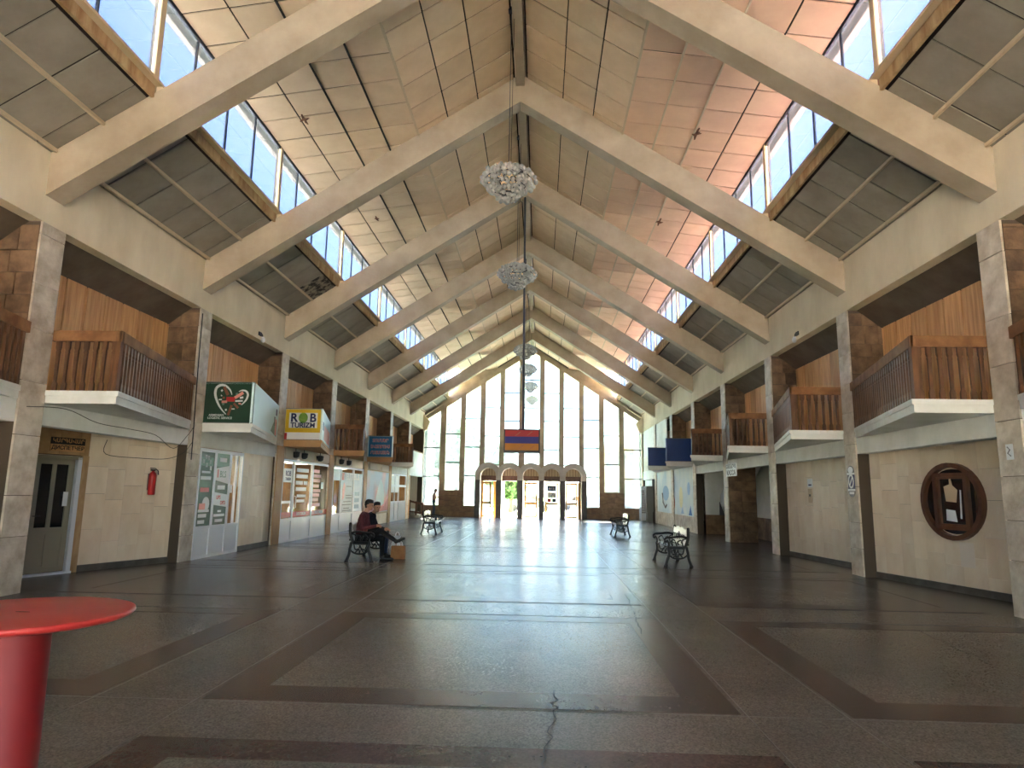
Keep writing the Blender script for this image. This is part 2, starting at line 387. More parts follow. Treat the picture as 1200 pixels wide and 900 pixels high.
# rust stains where the roof has leaked
RSTN = mat('rust stain', (78, 42, 24), (128, 84, 54), 9, .9)
st = struct('ceiling_stain')
for x, y, ln, seed in ((3.97, 14.06, .5, 1), (4.0, 19.0, .55, 2), (-4.62, 13.2, .4, 3), (-4.35, 18.6, .35, 4)):
    rn = random.Random(seed); m = MB()
    for j in range(4):
        a = rn.uniform(0, 6.28) if j else 1.57; l2 = ln*(1 if j == 0 else rn.uniform(.3, .6)); P = []
        for q in range(10):
            f = q/9; w_ = .035*math.sin(math.pi*f)*rn.uniform(.5, 1.3)+.006
            P.append((x+math.cos(a)*l2*(f-.5)-math.sin(a)*w_, y+math.sin(a)*l2*(f-.5)+math.cos(a)*w_))
        Q = [(x+math.cos(a)*l2*(q/9-.5)+math.sin(a)*.02, y+math.sin(a)*l2*(q/9-.5)-math.cos(a)*.02) for q in range(9, -1, -1)]
        m.prism([(px, py, zup(px)-.034-.002*j) for px, py in P+Q], (0, 0, .006), RSTN)
    m.build('rust_stain', st)
# ridge purlin
rp = struct('ridge_beam', MB().box((-.1, YA, 11.06), (.1, YF, 11.35), CONC).mesh('ridge_beam'))
# rafters
for k in range(-3, 7):
    y = yb(k); m = MB(); hw = .2; d = .69
    for sd in (-1, 1):
        m.prism([(0, y-hw, ZR-d), (sd*(W+.05), y-hw, ZR-d-SL*(W+.05)), (sd*(W+.05), y-hw, ZR-SL*(W+.05)+.02), (sd*XC, y-hw, zlow(XC)+.02), (0, y-hw, ZR+.02)], (0, 2*hw, 0), CONC)
    struct('roof_beam', m.mesh('roof_beam'))
# clerestories
for n_, sd in ((2, -1), (3, 1)):
    wn = struct('window_%d' % n_)
    for k in range(-3, 7):
        y0 = yb(k)+.2; y1 = min(yb(k+1)-.2, YF-.05)
        if k < -1:
            MB().box((sd*(XS-.03), y0, zlow(XS)-.04), (sd*(XS+.03), y1, 7.9), RUST).build('sill_board', wn)
        else:
            for j in range(5):
                a = y0+(y1-y0)*j/5; b = y0+(y1-y0)*(j+1)/5-.012
                MB().box((sd*(XS-.03), a, zlow(XS)-.05), (sd*(XS+.02), b, 7.88), RUST).build('sill_board', wn)
        MB().box((sd*5.5, y0, 7.88), (sd*5.62, y1, 7.93), BATT).build('sill', wn)
        MB().box((sd*5.51, yb(k)-.19, 7.72), (sd*5.61, yb(k)+.19, 7.93), BATT).build('sill', wn)
        p0 = yb(k)-.38
        MB().box((sd*5.5, p0-.06, 7.93), (sd*5.62, p0+.06, zup(5.55)+.02), BATT).build('post', wn)
        ts = [p0+.06, p0+1.12, p0+2.36, p0+3.56, p0+L-.06]
        for t in ts[1:-1]:
            MB().box((sd*5.535, t-.018, 7.9), (sd*5.575, t+.018, zup(5.55)+.01), STEE).build('glazing_bar', wn)
        for a, b in zip(ts, ts[1:]):
            a2 = min(a, YF-.1); b2 = min(b, YF-.05)
            if b2-a2 < .1: continue
            MB().box((sd*5.55, a2+.018, 7.92), (sd*5.556, b2-.018, zup(5.55)), GLSK).build('pane', wn)
        MB().box((sd*5.52, yb(k)-.2, zup(5.55)-.04), (sd*5.6, min(yb(k+1)-.2, YF), zup(5.55)+.02), STEE).build('window_head', wn)

# ---------------------------------------------------------------- fascia, gallery shell, columns
for nm, sd in (('left', -1), ('right', 1)):
    m = MB(); m.box((sd*W, YA, ZF), (sd*(W+.25), YF, ZT+.25), FASC)
    struct('fascia_beam', m.mesh('fascia_beam'))
    # gallery: sloped ceiling, floor slab, band below
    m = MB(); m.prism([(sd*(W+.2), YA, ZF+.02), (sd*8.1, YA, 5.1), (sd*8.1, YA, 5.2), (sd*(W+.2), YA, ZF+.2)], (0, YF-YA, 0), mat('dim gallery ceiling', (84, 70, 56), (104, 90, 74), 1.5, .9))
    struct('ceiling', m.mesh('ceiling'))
    m = MB(); m.box((sd*(W+.02), YA, Z_LO), (sd*8.3, YF, Z_HI), SOFF); struct('gallery_slab', m.mesh('gallery_slab'))
    # outer wall closing the building
    m = MB(); m.box((sd*11, YA, 0), (sd*11.2, YF, 4.4), OUTW); struct('wall_%s' % nm, m.mesh('wall'))
def stone_stack(root, x, sd, y, w, z0, z1, face, m, hs):
    z = z0
    while z < z1-.02:
        h = min(random.uniform(*hs), z1-z)
        if z1-(z+h) < .18: h = z1-z
        if face == 'x':
            obj('stone_block', unit_box(w-.008, h-.01, .035, m), root, mw=frame3((sd*(x)-sd*random.uniform(.0, .004), y, z+h/2), (0, sd*-1 if False else 1, 0), (0, 0, 1) , (1, 0, 0)) if sd < 0 else
                frame3((sd*x+random.uniform(.0, .004)-.004, y, z+h/2), (0, -1, 0), (0, 0, 1), (-1, 0, 0)))
        z += h
for sd in (-1, 1):
    for k in range(-1, 8):
        y = yc(k)
        core = MB(); core.box((sd*(W+.03), y-.25, 0), (sd*(W+.3), y+.25, ZF), MORT)
        c = struct('column', core.mesh('column'))
        if k < 7: stone_stack(c, W, sd, y, .52, 0, ZF, 'x', STON, (.5, .95))
        # fin behind the column: upstairs, faced with tuff blocks, and a short dark return below
        dep = 1.0 if (sd > 0 and k == 3) else .26
        fn = MB(); fn.box((sd*(W+.3), y-.2, Z_HI), (sd*8.0, y+.2, 5.6), MORT); fn.box((sd*(W+.2), y-.22, 0), (sd*(W+max(dep, .3)+(.6 if sd < 0 and k == 0 else 0)), y+.2, Z_LO), TRVB if sd < 0 and k == 0 else WDRK if dep < .5 else MORT)
        fn.build('column_fin', c)
        if 0 <= k <= 6:
            z = Z_HI
            while z < 5.55:
                h = min(random.uniform(.28, .42), 5.58-z); x = W+.035
                while x < 7.98:
                    w = min(random.uniform(.26, .5), 8.0-x)
                    if 8.0-x-w < .12: w = 8.0-x
                    obj('stone_block', unit_box(w-.012, h-.012, .04, TUFF), c, mw=frame3((sd*(x+w/2), y-.255-random.uniform(0, .012), z+h/2), (1, 0, 0), (0, 0, 1), (0, -1, 0)))
                    x += w
                z += h
            if dep > .5:
                z = 0.
                while z < Z_BAND-.05:
                    h = min(random.uniform(.28, .4), Z_LO-z)
                    for x0, x1 in ((W+.035, W+.5), (W+.5, W+dep)):
                        obj('stone_block', unit_box(x1-x0-.012, h-.012, .04, TUFF), c, mw=frame3((sd*(x0+x1)/2, y-.255-random.uniform(0, .012), z+h/2), (1, 0, 0), (0, 0, 1), (0, -1, 0)))
                    z += h
    # back wall of the gallery, vertical pine boards
    gw = struct('wall_%s' % ('left' if sd < 0 else 'right'), MB().box((sd*7.94, YA, Z_HI), (sd*8.1, YF, 5.3), DARK).mesh('wall'))
    y = yc(-1)+.3
    while y < YF-.4:
        obj('wall_board', unit_box(.51, 2.2, .03, WOOD), gw, mw=frame3((sd*7.91, y+.27, Z_HI+1.1), (0, sd, 0), (0, 0, 1), (-sd, 0, 0)))
        y += .545
    # white band beam between columns
    bd = struct('trim_%d' % (1 if sd < 0 else 2))
    for k in range(-1, 7):
        warm = sd < 0 and k in (2, 3, 4)
        if sd > 0 and k in (4, 5): continue
        MB().box((sd*(W+.03), yc(k)+.26, Z_BAND), (sd*(W+.28), min(yc(k+1)-.26, YF), Z_LO), TRAV if warm else WHIT).build('band_beam', bd)

# ---------------------------------------------------------------- ground-floor walls
def slab_wall(name, pa, pb, z0, z1, m, wr=(.3, .5), hr=(.5, .85), skirting=True, back=True):
    """Wall faced with stone slabs from plan point pa to pb; the face looks towards x = 0."""
    a, b = Vector((*pa, 0)), Vector((*pb, 0)); ex = (b-a).normalized(); ln = (b-a).length
    n = Vector((-ex.y, ex.x, 0)); n = n if n.x*(-a.x) > 0 else -n
    mbk = MB(); mbk.obox(a+Vector((0, 0, z0))-n*.2, b-a, (0, 0, z1-z0), n*.165, MORT)
    w = struct(name, mbk.mesh(name))
    u = 0.
    ey = Vector((0, 0, 1)); xx = ey.cross(n)
    while u < ln-.01:
        cw = min(random.uniform(*wr), ln-u)
        if ln-u-cw < .12: cw = ln-u
        z = z0 + (.12 if skirting else 0); zz = random.uniform(0, .4)
        first = True
        while z < z1-.01:
            h = random.uniform(*hr)-(zz if first else 0); first = False
            h = max(.2, min(h, z1-z))
            if z1-z-h < .15: h = z1-z
            o = a+ex*(u+cw/2)+Vector((0, 0, z+h/2))+n*random.uniform(-.002, .002)
            obj('stone_slab', unit_box(cw-.004, h-.004, .035, m), w, mw=frame3(o, xx, ey, n))
            z += h
        u += cw
    if skirting:
        s = MB(); s.obox(a+n*-.03+Vector((0, 0, 0)), b-a, (0, 0, .12), n*.05, KERB); s.build('skirting', w)
    return w
def dl(y): return -(7.4+.37*(14.6-y))        # sawtooth wall of the first left bay
slab_wall('wall_left', (-8.8, 5.2), (-7.5, 9.6), 0, Z_LO, TRVB)
slab_wall('wall_left', (dl(12.61), 12.61), (dl(14.55), 14.55), 0, Z_LO, TRAV)
slab_wall('wall_left', (dl(10.0), 10.0), (dl(11.64), 11.64), 0, Z_LO, TRAV)
slab_wall('wall_left', (dl(11.64), 11.64), (dl(12.61), 12.61), 2.16, Z_LO, TRVB, skirting=False)
slab_wall('wall_left', (-7.22, 17.3), (-7.26, 19.4), 0, Z_BAND, TRAV, hr=(.8, 1.4))
slab_wall('wall_right', (8.4, 10.0), (7.45, 14.55), 0, Z_LO, TRAV)
slab_wall('wall_right', (7.92, 15.0), (7.5, 19.45), 0, Z_LO, TRAV)
slab_wall('wall_right', (8.6, 5.2), (7.5, 9.6), 0, Z_LO, TRAV)

# ---------------------------------------------------------------- far window wall
wn = struct('window_1')
WT = lambda x: 10.95-.66*abs(x)
PIT = 1.29
edges = [(-7.19, -6.09)] + [(-6.45+PIT*i+.79, -6.45+PIT*i+1.78) for i in range(9)] + [(6.02, 7.16)]
edges = [(-7.17, -6.09), (-5.72, -4.76), (-4.44, -3.46), (-3.13, -2.16), (-1.85, -.89), (-.52, .47), (.79, 1.75), (2.07, 3.07), (3.38, 4.38), (4.70, 5.68), (6.0, 7.15)]
mull = [(-7.3, -7.17)]+[(a[1], b[0]) for a, b in zip(edges, edges[1:])]+[(7.15, 7.3)]
for a, b in mull:
    MB().prism([(a, YF-.15, 0), (b, YF-.15, 0), (b, YF-.15, min(WT(b), 10.95)), (a, YF-.15, WT(a))], (0, .4, 0), FRAM).build('mullion', wn)
for sd in (-1, 1):
    MB().prism([(0, YF-.15, 10.95), (sd*7.3, YF-.15, WT(7.3)), (sd*7.3, YF-.15, WT(7.3)+.3), (0, YF-.15, 11.3)], (0, .45, 0), FRAM).build('raking_head', wn)
    MB().prism([(0, YF, 11.2), (sd*8, YF, 11.2-.64*8), (sd*8, YF, 12.2-.64*8), (0, YF, 12.2)], (0, .3, 0), FRAM).build('gable', wn)
for i, (a, b) in enumerate(edges):
    d = abs(i-5); zs = [9.08-.94*(d % 2)]
    if d >= 0: zs = [{0: 9.05, 1: 8.16, 2: 7.15, 3: 6.4, 4: 5.37, 5: 4.45}[d]-1.88*j for j in range(5)]
    bot = 1.68 if d == 4 else (.7 if d in (3, 5) else 2.4)
    zs = [z for z in zs if z > bot+.3]; 
    for z in zs: MB().box((a, YF-.03, z-.035), (b, YF+.05, z+.035), STEE).build('glazing_bar', wn)
    MB().box((a, YF-.08, bot-.06), (b, YF+.1, bot+.02), FRAM).build('sill', wn)
    lv = [bot]+sorted(zs)
    for z0, z1 in zip(lv, lv[1:]): MB().box((a, YF, z0), (b, YF+.008, z1), GLHZ).build('pane', wn)
    z0 = lv[-1]; mid = [(0, 10.95)] if a < 0 < b else []
    MB().prism([(a, YF, z0), (b, YF, z0), (b, YF, WT(b)+.05)]+[(0, YF, 10.98)]*len(mid)+[(a, YF, WT(a)+.05)], (0, .008, 0), GLHZ).build('pane', wn)
# stone dado
for sd in (-1, 1): struct('wall_far', MB().box((sd*7.3, YF-.1, 0), (sd*11.2, YF+.2, 6.3), OUTW).mesh('wall'))
dd = struct('wall_far', MB().box((-7.3, YF-.12, 0), (-3.5, YF+.15, .64), MORT).box((3.5, YF-.12, 0), (7.3, YF+.15, .64), MORT).box((-6.05, YF-.12, .6), (-4.5, YF+.15, 1.62), MORT).box((4.4, YF-.12, .6), (5.98, YF+.15, 1.62), MORT).mesh('wall_far'))
def course(x0, x1, z0, z1):
    z = z0
    while z < z1-.02:
        h = min(.34, z1-z); x = x0
        while x < x1-.02:
            w = min(random.uniform(.45, .75), x1-x)
            if x1-x-w < .2: w = x1-x
            obj('stone_block', unit_box(w-.012, h-.012, .04, TUFD), dd, mw=frame3((x+w/2, YF-.16-random.uniform(0, .012), z+h/2), (1, 0, 0), (0, 0, 1), (0, -1, 0))); x += w
        z += h
for a in ((-7.3, -3.45, 0, .68), (3.4, 7.3, 0, .68), (-6.08, -4.45, .68, 1.66), (4.38, 6.0, .68, 1.66)): course(*a)
# building behind the camera: plain gable wall with tall glazing
m = MB()
for x in range(-7, 8, 2): m.box((x-.2, YA-.2, 0), (x+.2, YA+.1, 4.6), FRAM)
m.prism([(-7.4, YA-.2, 4.4), (7.4, YA-.2, 4.4), (7.4, YA-.2, 6.6), (0, YA-.2, 11.4), (-7.4, YA-.2, 6.6)], (0, .3, 0), CONC)
m.box((-7.2, YA-.05, 0), (7.2, YA-.045, 4.4), GLBK)
for sd in (-1, 1): m.box((sd*7.19, YA-.2, 0), (sd*11.2, YA, 6.2), OUTW)
struct('wall_near', m.mesh('wall_near'))

# ---------------------------------------------------------------- arched portal with five doorways
pt = struct('entrance_portal'); PY, PZ = 43.0, 44.1
PX = [-2.77, -1.41, -.05, 1.30, 2.65]; PP = 1.355
for i in range(6):
    x = PX[0]-PP/2+PP*i; w = .2 if 0 < i < 5 else .21
    xa, xb = (x-.17, x+.17) if 0 < i < 5 else ((x-.17, x+.17))
    MB().box((xa, PY, 0), (xb, PZ, 2.37), ARCD).build('pier', pt)
for i, cx_ in enumerate(PX):
    m = MB(); N = 20; ro, ri, zs = .84, .5, 2.64; hl = PP/2
    def op(a, lft, rgt):
        x = ro*math.cos(a); z = ro*math.sin(a)
        if x > hl and rgt: x = hl
        if x < -hl and lft: x = -hl
        return x, z
    out = [op(math.pi*k/N, i > 0, i < 4) for k in range(N+1)]; inn = [(ri*math.cos(math.pi*k/N), ri*math.sin(math.pi*k/N)) for k in range(N+1)]
    lo = 2.37-zs
    out = [(out[0][0], lo)]+out+[(out[-1][0], lo)]; inn = [(ri, lo)]+inn+[(-ri, lo)]
    for (o0, o1, i0, i1) in zip(out, out[1:], inn, inn[1:]):
        q = [(cx_+p[0], zs+p[1]) for p in (o0, o1, i1, i0)]
        if (q[0][0]-q[1][0])**2+(q[0][1]-q[1][1])**2 < 1e-8 and False: continue
        m.prism([(x, PY-.04, z) for x, z in q], (0, PZ-PY+.04, 0), ARCG)
    m.build('arch', pt)
    fz = MB(); fz.box((cx_-.5, PZ-.4, 2.34), (cx_+.5, PZ-.1, 2.66), WDRK); fz.build('transom_box', pt)
    lu = MB(); lu.prism([(cx_+.5*math.cos(math.pi*k/12), PZ-.2, 2.66+.48*math.sin(math.pi*k/12)) for k in range(13)], (0, .03, 0), BATT); lu.build('lunette', pt)
    for q in range(-2, 3):
        x = q*.18; MB().box((cx_+x-.012, PZ-.23, 2.66), (cx_+x+.012, PZ-.19, 2.66+math.sqrt(max(.01, .23-x*x))), WDRK).build('lunette_bar', pt)
def door_leaf(n, hx, y, w, rz, m, sticker=None, wide=1):
    d = struct('door_%d' % n, loc=(hx, y, 0)); d.rotation_euler = (0, 0, rz)
    f = MB(); t = .05; s = .1
    f.box((0, 0, .02), (s, t, 2.26), m); f.box((w-s, 0, .02), (w, t, 2.26), m)
    for z0, z1 in ((.02, .14), (.86, 1.0), (2.14, 2.26)): f.box((s, 0, z0), (w-s, t, z1), m)
    f.build('door_frame', d)
    MB().box((s, .02, .14), (w-s, .028, .86), GLAS).build('pane', d); MB().box((s, .02, 1.0), (w-s, .028, 2.14), GLAS).build('pane', d)
    MB().tube([(w-.06, -.05, .95), (w-.06, -.05, 1.25)], .012, STEE).build('door_handle', d)
    return d
dw = .84
d4 = door_leaf(2, PX[0]-.48, PZ-.12, dw*.95, R(-38), WDOR)
MB().box((PX[0]+.28, PZ-.1, 0), (PX[0]+.5, PZ-.05, 2.3), WDOR).build('door_jamb', pt)
d3 = door_leaf(3, PX[1]-.48, PZ-.02, dw, R(86), PVC)
d1 = door_leaf(4, PX[2]-.42, PZ-.12, dw, 0, WDOR)
d2 = door_leaf(5, PX[3]-.42, PZ-.12, dw, 0, WDOR)
stk = MB(); stk.box((.12, .01, 1.72), (.72, .016, 2.1), SKYB).box((.14, .01, 1.3), (.7, .016, 1.66), WPRT).box((.12, .01, 1.02), (.4, .016, 1.28), REDP).box((.42, .01, 1.02), (.72, .016, 1.28), NAVY)
stk.prism([(.3, .004, 1.36), (.36, .004, 1.36), (.58, .004, 1.6), (.52, .004, 1.6)], (0, .008, 0), SKYB)
stk.build('sticker', d2, label='blue, white and red stickers on the glass')
text('lettering', 'ВТЕ', d2, (.42, .008, 1.9), (0, -1, 0), .22, WPRT)
d5 = door_leaf(6, PX[4]-.46, PZ-.12, dw*.9, 0, WDOR)
MB().box((PX[4]+.32, PZ-.1, 0), (PX[4]+.5, PZ-.05, 2.3), WDOR).build('door_jamb', pt)

# ---------------------------------------------------------------- balconies
def outline(sd, k):
    yn, yf = yc(k)+.26, yc(k+1)-.28
    return [(sd*W, yn), (sd*XB, yn), (sd*W, yf)]
def slab_mesh(sd, k, m):
    q = outline(sd, k); b = MB()
    b.prism([(x, y, Z_LO) for x, y in q+[(sd*(W+.1), q[2][1]), (sd*(W+.1), q[0][1])]], (0, 0, .12), m)
    c = Vector((sd*W, q[0][1]+.6, 0))
    big = [(q[0][0], q[0][1]-.02), (q[1][0]-sd*.035, q[1][1]-.02), (q[2][0], q[2][1]+.03), (sd*(W+.1), q[2][1]), (sd*(W+.1), q[0][1])]
    b.prism([(x, y, Z_LO+.12) for x, y in big], (0, 0, .08), m)
    return b.mesh('balcony_slab')
PRF = [(.0, .038), (.11, .038), (.16, .02), (.6, .025), (.62, .03), (.65, .024), (.69, .037), (.80, .037)]
def baluster_mesh():
    b = MB(); pr = [(h, z) for z, h in PRF]
    b.prism([(h, -.02, z) for h, z in pr]+[(-h, -.02, z) for h, z in reversed(pr)], (0, .04, 0), WBAL)
    return b.mesh('baluster')
BAL = baluster_mesh()
def balcony(sd, k, label, slabm=WHIT):
    q = outline(sd, k); o = q[0]
    t = thing('balcony', label, 'balcony', (o[0], o[1], Z_LO), 0, 'wooden gallery balconies')
    off = Vector((-o[0], -o[1], -Z_LO))
    sm = slab_mesh(sd, k, slabm); sm.transform(Matrix.Translation(off)); obj('balcony_slab', sm, t)
    A, B, C_ = (Vector((x, y, 0))+Vector((off.x, off.y, 0)) for x, y in q)
    A = A+Vector((0, .06, 0)); B = B+Vector((sd*.08, .06, 0)); C_ = C_+Vector((0, -.02, 0))
    zr = Z_RAIL-Z_LO
    for P, Q in ((A, B), (B, C_)):
        e = (Q-P).normalized(); nn = Vector((-e.y, e.x, 0))
        m = MB(); m.obox(P-e*.04+nn*.04+Vector((0, 0, zr-.17)), Q-P+e*.08, -nn*.08, (0, 0, .17), WRAI); m.build('handrail', t)
        ln = (Q-P).length; n_ = max(2, int(ln/.148)); 
        for j in range(n_):
            p = P+e*(ln*(j+.5)/n_)
            obj('baluster', BAL, t, loc=(p.x, p.y, .2), rot=(0, 0, math.atan2(e.y, e.x)))
    m = MB(); m.box((B.x-.04, B.y-.04, .2), (B.x+.04, B.y+.04, zr), WBAL); m.build('corner_post', t)
    return t
balcony(-1, -1, 'wooden baluster balcony cut off by the left edge of the photo')
balcony(-1, 0, 'wooden baluster balcony above the dispatcher door and fire extinguisher')
balcony(-1, 3, 'wooden baluster balcony between the yellow sign box and the blue lettered board', WORG)
balcony(-1, 5, 'dark wooden balcony past the blue lettered board, above white double doors')
balcony(1, -1, 'wooden balcony of which only a sliver of handrail shows at the right edge')
balcony(1, 0, 'large wooden balcony above the round wooden window')
balcony(1, 1, 'wooden balcony above the beige stone wall with a white switch panel')
balcony(1, 2, 'wooden balcony above the cashier sign and dark opening')
balcony(1, 3, 'small wooden balcony next to the larger dark blue box')

# ---------------------------------------------------------------- boxed-in balconies carrying signs
def sign_box(sd, k, label, slabm, facem, sidem, z1=4.02, name='sign_box', near_to=None):
    q = outline(sd, k); o = q[0]
    t = thing(name, label, 'sign', (o[0], o[1], Z_LO), 0, 'sign boxes built on gallery balconies')
    off = Vector((-o[0], -o[1], -Z_LO))
    sm = slab_mesh(sd, k, slabm); sm.transform(Matrix.Translation(off)); obj('box_slab', sm, t)
    zb, zt = Z_HI-Z_LO, z1-Z_LO
    A, B, C_ = (Vector((x, y, 0))+Vector((off.x, off.y, 0)) for x, y in q)
    m = MB(); m.obox(A+Vector((0, 0, zb)), B-A, (0, .05, 0), (0, 0, zt-zb), facem); fb = m.build('front_board', t)
    e = (C_-B).normalized(); nn = Vector((-e.y, e.x, 0)); nn = nn if nn.x*sd > 0 else -nn
    m = MB(); m.obox(B+Vector((0, 0, zb)), C_-B, nn*.05, (0, 0, zt-zb), sidem); m.build('side_board', t)
    m = MB(); m.prism([A+Vector((0, 0, zt-.05)), B+Vector((0, 0, zt-.05)), C_+Vector((0, 0, zt-.05))], (0, 0, .02), sidem); m.build('lid', t)
    for z in (zb, zt-.02):
        fr = MB(); fr.obox(A+Vector((0, -.008, z)), B-A, (0, .01, 0), (0, 0, .02), TRM); fr.build('edge_strip', t)
    w = (B-A).length; fo = (A+B)/2; fo.z = zb
    so_ = (B+C_)/2; so_.z = zb
    return t, fo, w, zt-zb, so_, -nn, (C_-B).length
N0 = (0, -1, 0)
# green sign with a heart
t, fo, w, h, sf, sn, sw = sign_box(-1, 1, 'dark green sign box with a white heart outline and a pale cyan side', WHIT, GREN, CYAN)
def hcurve(side):
    pts = []
    for k in range(15):
        a = k/14
        if side < 0: x, y = (.5*math.sin(math.pi*(1-a*.98)))*-.62-.0, 0
    return pts
def ribbon(name, par, o, n, uv, ws, m):
    b = MB()
    for (p, q, wa, wb) in zip(uv, uv[1:], ws, ws[1:]):
        d = Vector((q[0]-p[0], q[1]-p[1])).normalized(); e = Vector((-d.y, d.x))
        patchpoly(b, o, n, [(p[0]+e.x*wa, p[1]+e.y*wa), (p[0]-e.x*wa, p[1]-e.y*wa), (q[0]-e.x*wb, q[1]-e.y*wb), (q[0]+e.x*wb, q[1]+e.y*wb)], m, .006, .006)
    return b.build(name, par)
def spline(P, n=6):
    out = []
    P = [P[0]]+P+[P[-1]]
    for i in range(1, len(P)-2):
        for k in range(n):
            t_ = k/n; p0, p1, p2, p3 = P[i-1], P[i], P[i+1], P[i+2]
            out.append(tuple(.5*((2*p1[j])+(-p0[j]+p2[j])*t_+(2*p0[j]-5*p1[j]+4*p2[j]-p3[j])*t_**2+(-p0[j]+3*p1[j]-3*p2[j]+p3[j])*t_**3) for j in range(len(p1))))
    out.append(tuple(P[-2])); return out
hx = lambda u, v: ((u-395)/720*w, (685-v)/655*h)          # crop pixels of the photographed board
lh = spline([hx(*p) for p in ((432, 235), (400, 160), (330, 95), (255, 85), (195, 130), (185, 230), (230, 360), (290, 460), (365, 545))])
ribbon('heart_outline', t, fo, N0, lh, [.008+.022*math.sin(math.pi*i/(len(lh)-1)) for i in range(len(lh))], WPRT)
rh = spline([hx(*p) for p in ((530, 185), (575, 165), (635, 175), (668, 225), (655, 300), (620, 355), (585, 395))])
ribbon('heart_outline', t, fo, N0, rh, [.006+.018*math.sin(math.pi*i/(len(rh)-1)) for i in range(len(rh))], WPRT)
hd = MB()
for (u0, v0, u1, v1, wd_, m_) in ((310, 110, 375, 240, 22, BRNP), (480, 285, 600, 200, 22, PINK), (355, 305, 480, 310, 34, REDP), (290, 350, 370, 345, 18, PINK), (400, 560, 440, 400, 18, BRNP), (470, 370, 540, 445, 16, BRNP), (555, 285, 605, 275, 14, WPRT), (490, 335, 600, 330, 12, WPRT), (270, 160, 290, 180, 14, WPRT), (245, 315, 290, 312, 10, WPRT), (300, 385, 330, 385, 14, GRN2), (350, 480, 375, 470, 14, WPRT), (445, 460, 490, 460, 8, WPRT), (490, 225, 520, 220, 16, GRN2), (540, 370, 580, 380, 12, PINK), (300, 280, 330, 290, 16, BRNP), (275, 255, 285, 245, 12, WPRT)):
    p, q = Vector(hx(u0, v0)), Vector(hx(u1, v1)); d = (q-p).normalized(); e = Vector((-d.y, d.x))*wd_/720*w
    patchpoly(hd, fo, N0, [(p+e)[:], (p-e)[:], (q-e)[:], (q+e)[:]], m_, .008, .004)
hd.build('heart_print', t, label='pink, brown and red patches inside the heart')
text('lettering', 'ARMENIAN', t, onboard(fo, N0, *hx(225, 560), .004), N0, .07, WPRT)
text('lettering', 'LOGISTIC SERVICE', t, onboard(fo, N0, *hx(280, 605), .004), N0, .07, WPRT)
pr = MB(); 
patchpoly(pr, sf, sn, [(sw*.18, .1), (sw*.44, .02), (sw*.44, .45), (sw*.3, .4)], GRN2, .004); patch(pr, sf, sn, sw*.36, sw*.42, .05, .5, PINK, .006); patch(pr, sf, sn, sw*.3, sw*.35, .3, .55, GREY, .006); patch(pr, sf, sn, sw*.37, sw*.43, .62, .8, NAVY, .004)
pr.build('printed_corner', t)
# yellow box
t, fo, w, h, sf, sn, sw = sign_box(-1, 2, 'yellow and white sign box lettered ROB TURIZM above a shop', WORG, WPRT, CYAN)
b = MB(); patch(b, fo, N0, -w*.49, w*.49, h*.24, h*.97, YELL, .004); patch(b, fo, N0, -w*.5, -w*.43, .02, h*.22, REDP, .004); b.build('yellow_panel', t)
bl = MB(); patch(bl, fo, N0, -.45, .42, h*.38, h*.86, WPRT, .006, .002); bl.build('white_ground', t)
text('lettering', 'R', t, onboard(fo, N0, -.3, h*.69, .008), N0, .36, NAVY, .03); text('lettering', 'B', t, onboard(fo, N0, .28, h*.69, .008), N0, .36, NAVY, .03)
text('lettering', 'TURIZM', t, onboard(fo, N0, -.02, h*.46, .008), N0, .21, NAVY, .025)
gb = MB(); gb.prism([onboard(fo, N0, .14*math.cos(2*math.pi*k/20)-.02, h*.7+.16*math.sin(2*math.pi*k/20), .006) for k in range(20)], (0, -.004, 0), mat('leaf green print', (96, 158, 60), (150, 190, 80), 8, .4)); gb.build('green_globe', t)
pr = MB(); patch(pr, sf, sn, -sw*.42, -sw*.3, .35, .6, NAVY, .004); patch(pr, sf, sn, -sw*.25, sw*.4, .1, .55, PINK, .004); pr.build('side_print', t)
# blue Armenian board
t, fo, w, h, sf, sn, sw = sign_box(-1, 4, 'blue square board with three lines of red Armenian lettering', WORG, CYAN, CYAN)
b = MB(); patch(b, fo, N0, -w*.46, w*.46, .03, h-.03, SKYB, .004); b.build('blue_panel', t)
for s_, v in (('ՏՈՄՍԵՐ', .77), ('ԱՎՏՈԲՈՒՍ', .49), ('ՀԱՅԱՍՏԱՆ', .21)):
    text('lettering', s_, t, onboard(fo, N0, 0, h*v, .004), N0, .19, WPRT, .06, .9 if len(s_) < 7 else .8)
    text('lettering', s_, t, onboard(fo, N0, 0, h*v, .008), N0, .19, REDP, .02, .9 if len(s_) < 7 else .8)
# two plain blue boxes on the right
sign_box(1, 4, 'plain dark blue box, the larger of two on the right gallery', WHIT, BLUE, BLUE, 4.08)
sign_box(1, 5, 'plain dark blue box, the smaller and farther of two on the right gallery', WHIT, BLUE, BLUE, 4.0)

# ---------------------------------------------------------------- dispatcher door, plates, extinguisher (first left bay)
ang = math.atan2(1, .28)                     # wall direction in plan
ev = Vector((.37, 1, 0)).normalized(); nv = Vector((1, -.37, 0)).normalized()
def wp(y, z, d=0): return Vector((dl(y), y, z))+nv*d
dr = struct('door_1'); EV = 1.066
m = MB()
for ya_, yb_ in ((11.64, 11.72), (12.4, 12.48)): m.obox(wp(ya_, 0, -.05), ev*(yb_-ya_)*EV, (0, 0, 2.12), nv*.09, PVC if ya_ > 12 else PVCG)
m.obox(wp(11.64, 2.08, -.05), ev*.9, (0, 0, .06), nv*.09, PVCG); m.obox(wp(11.64, 0, -.05), ev*.9, (0, 0, .04), nv*.12, PVC)
m.build('door_frame', dr)
m = MB(); m.obox(wp(12.48, 0, -.03), ev*.14, (0, 0, 2.16), nv*.05, RUST); m.build('door_jamb', dr)
m = MB()
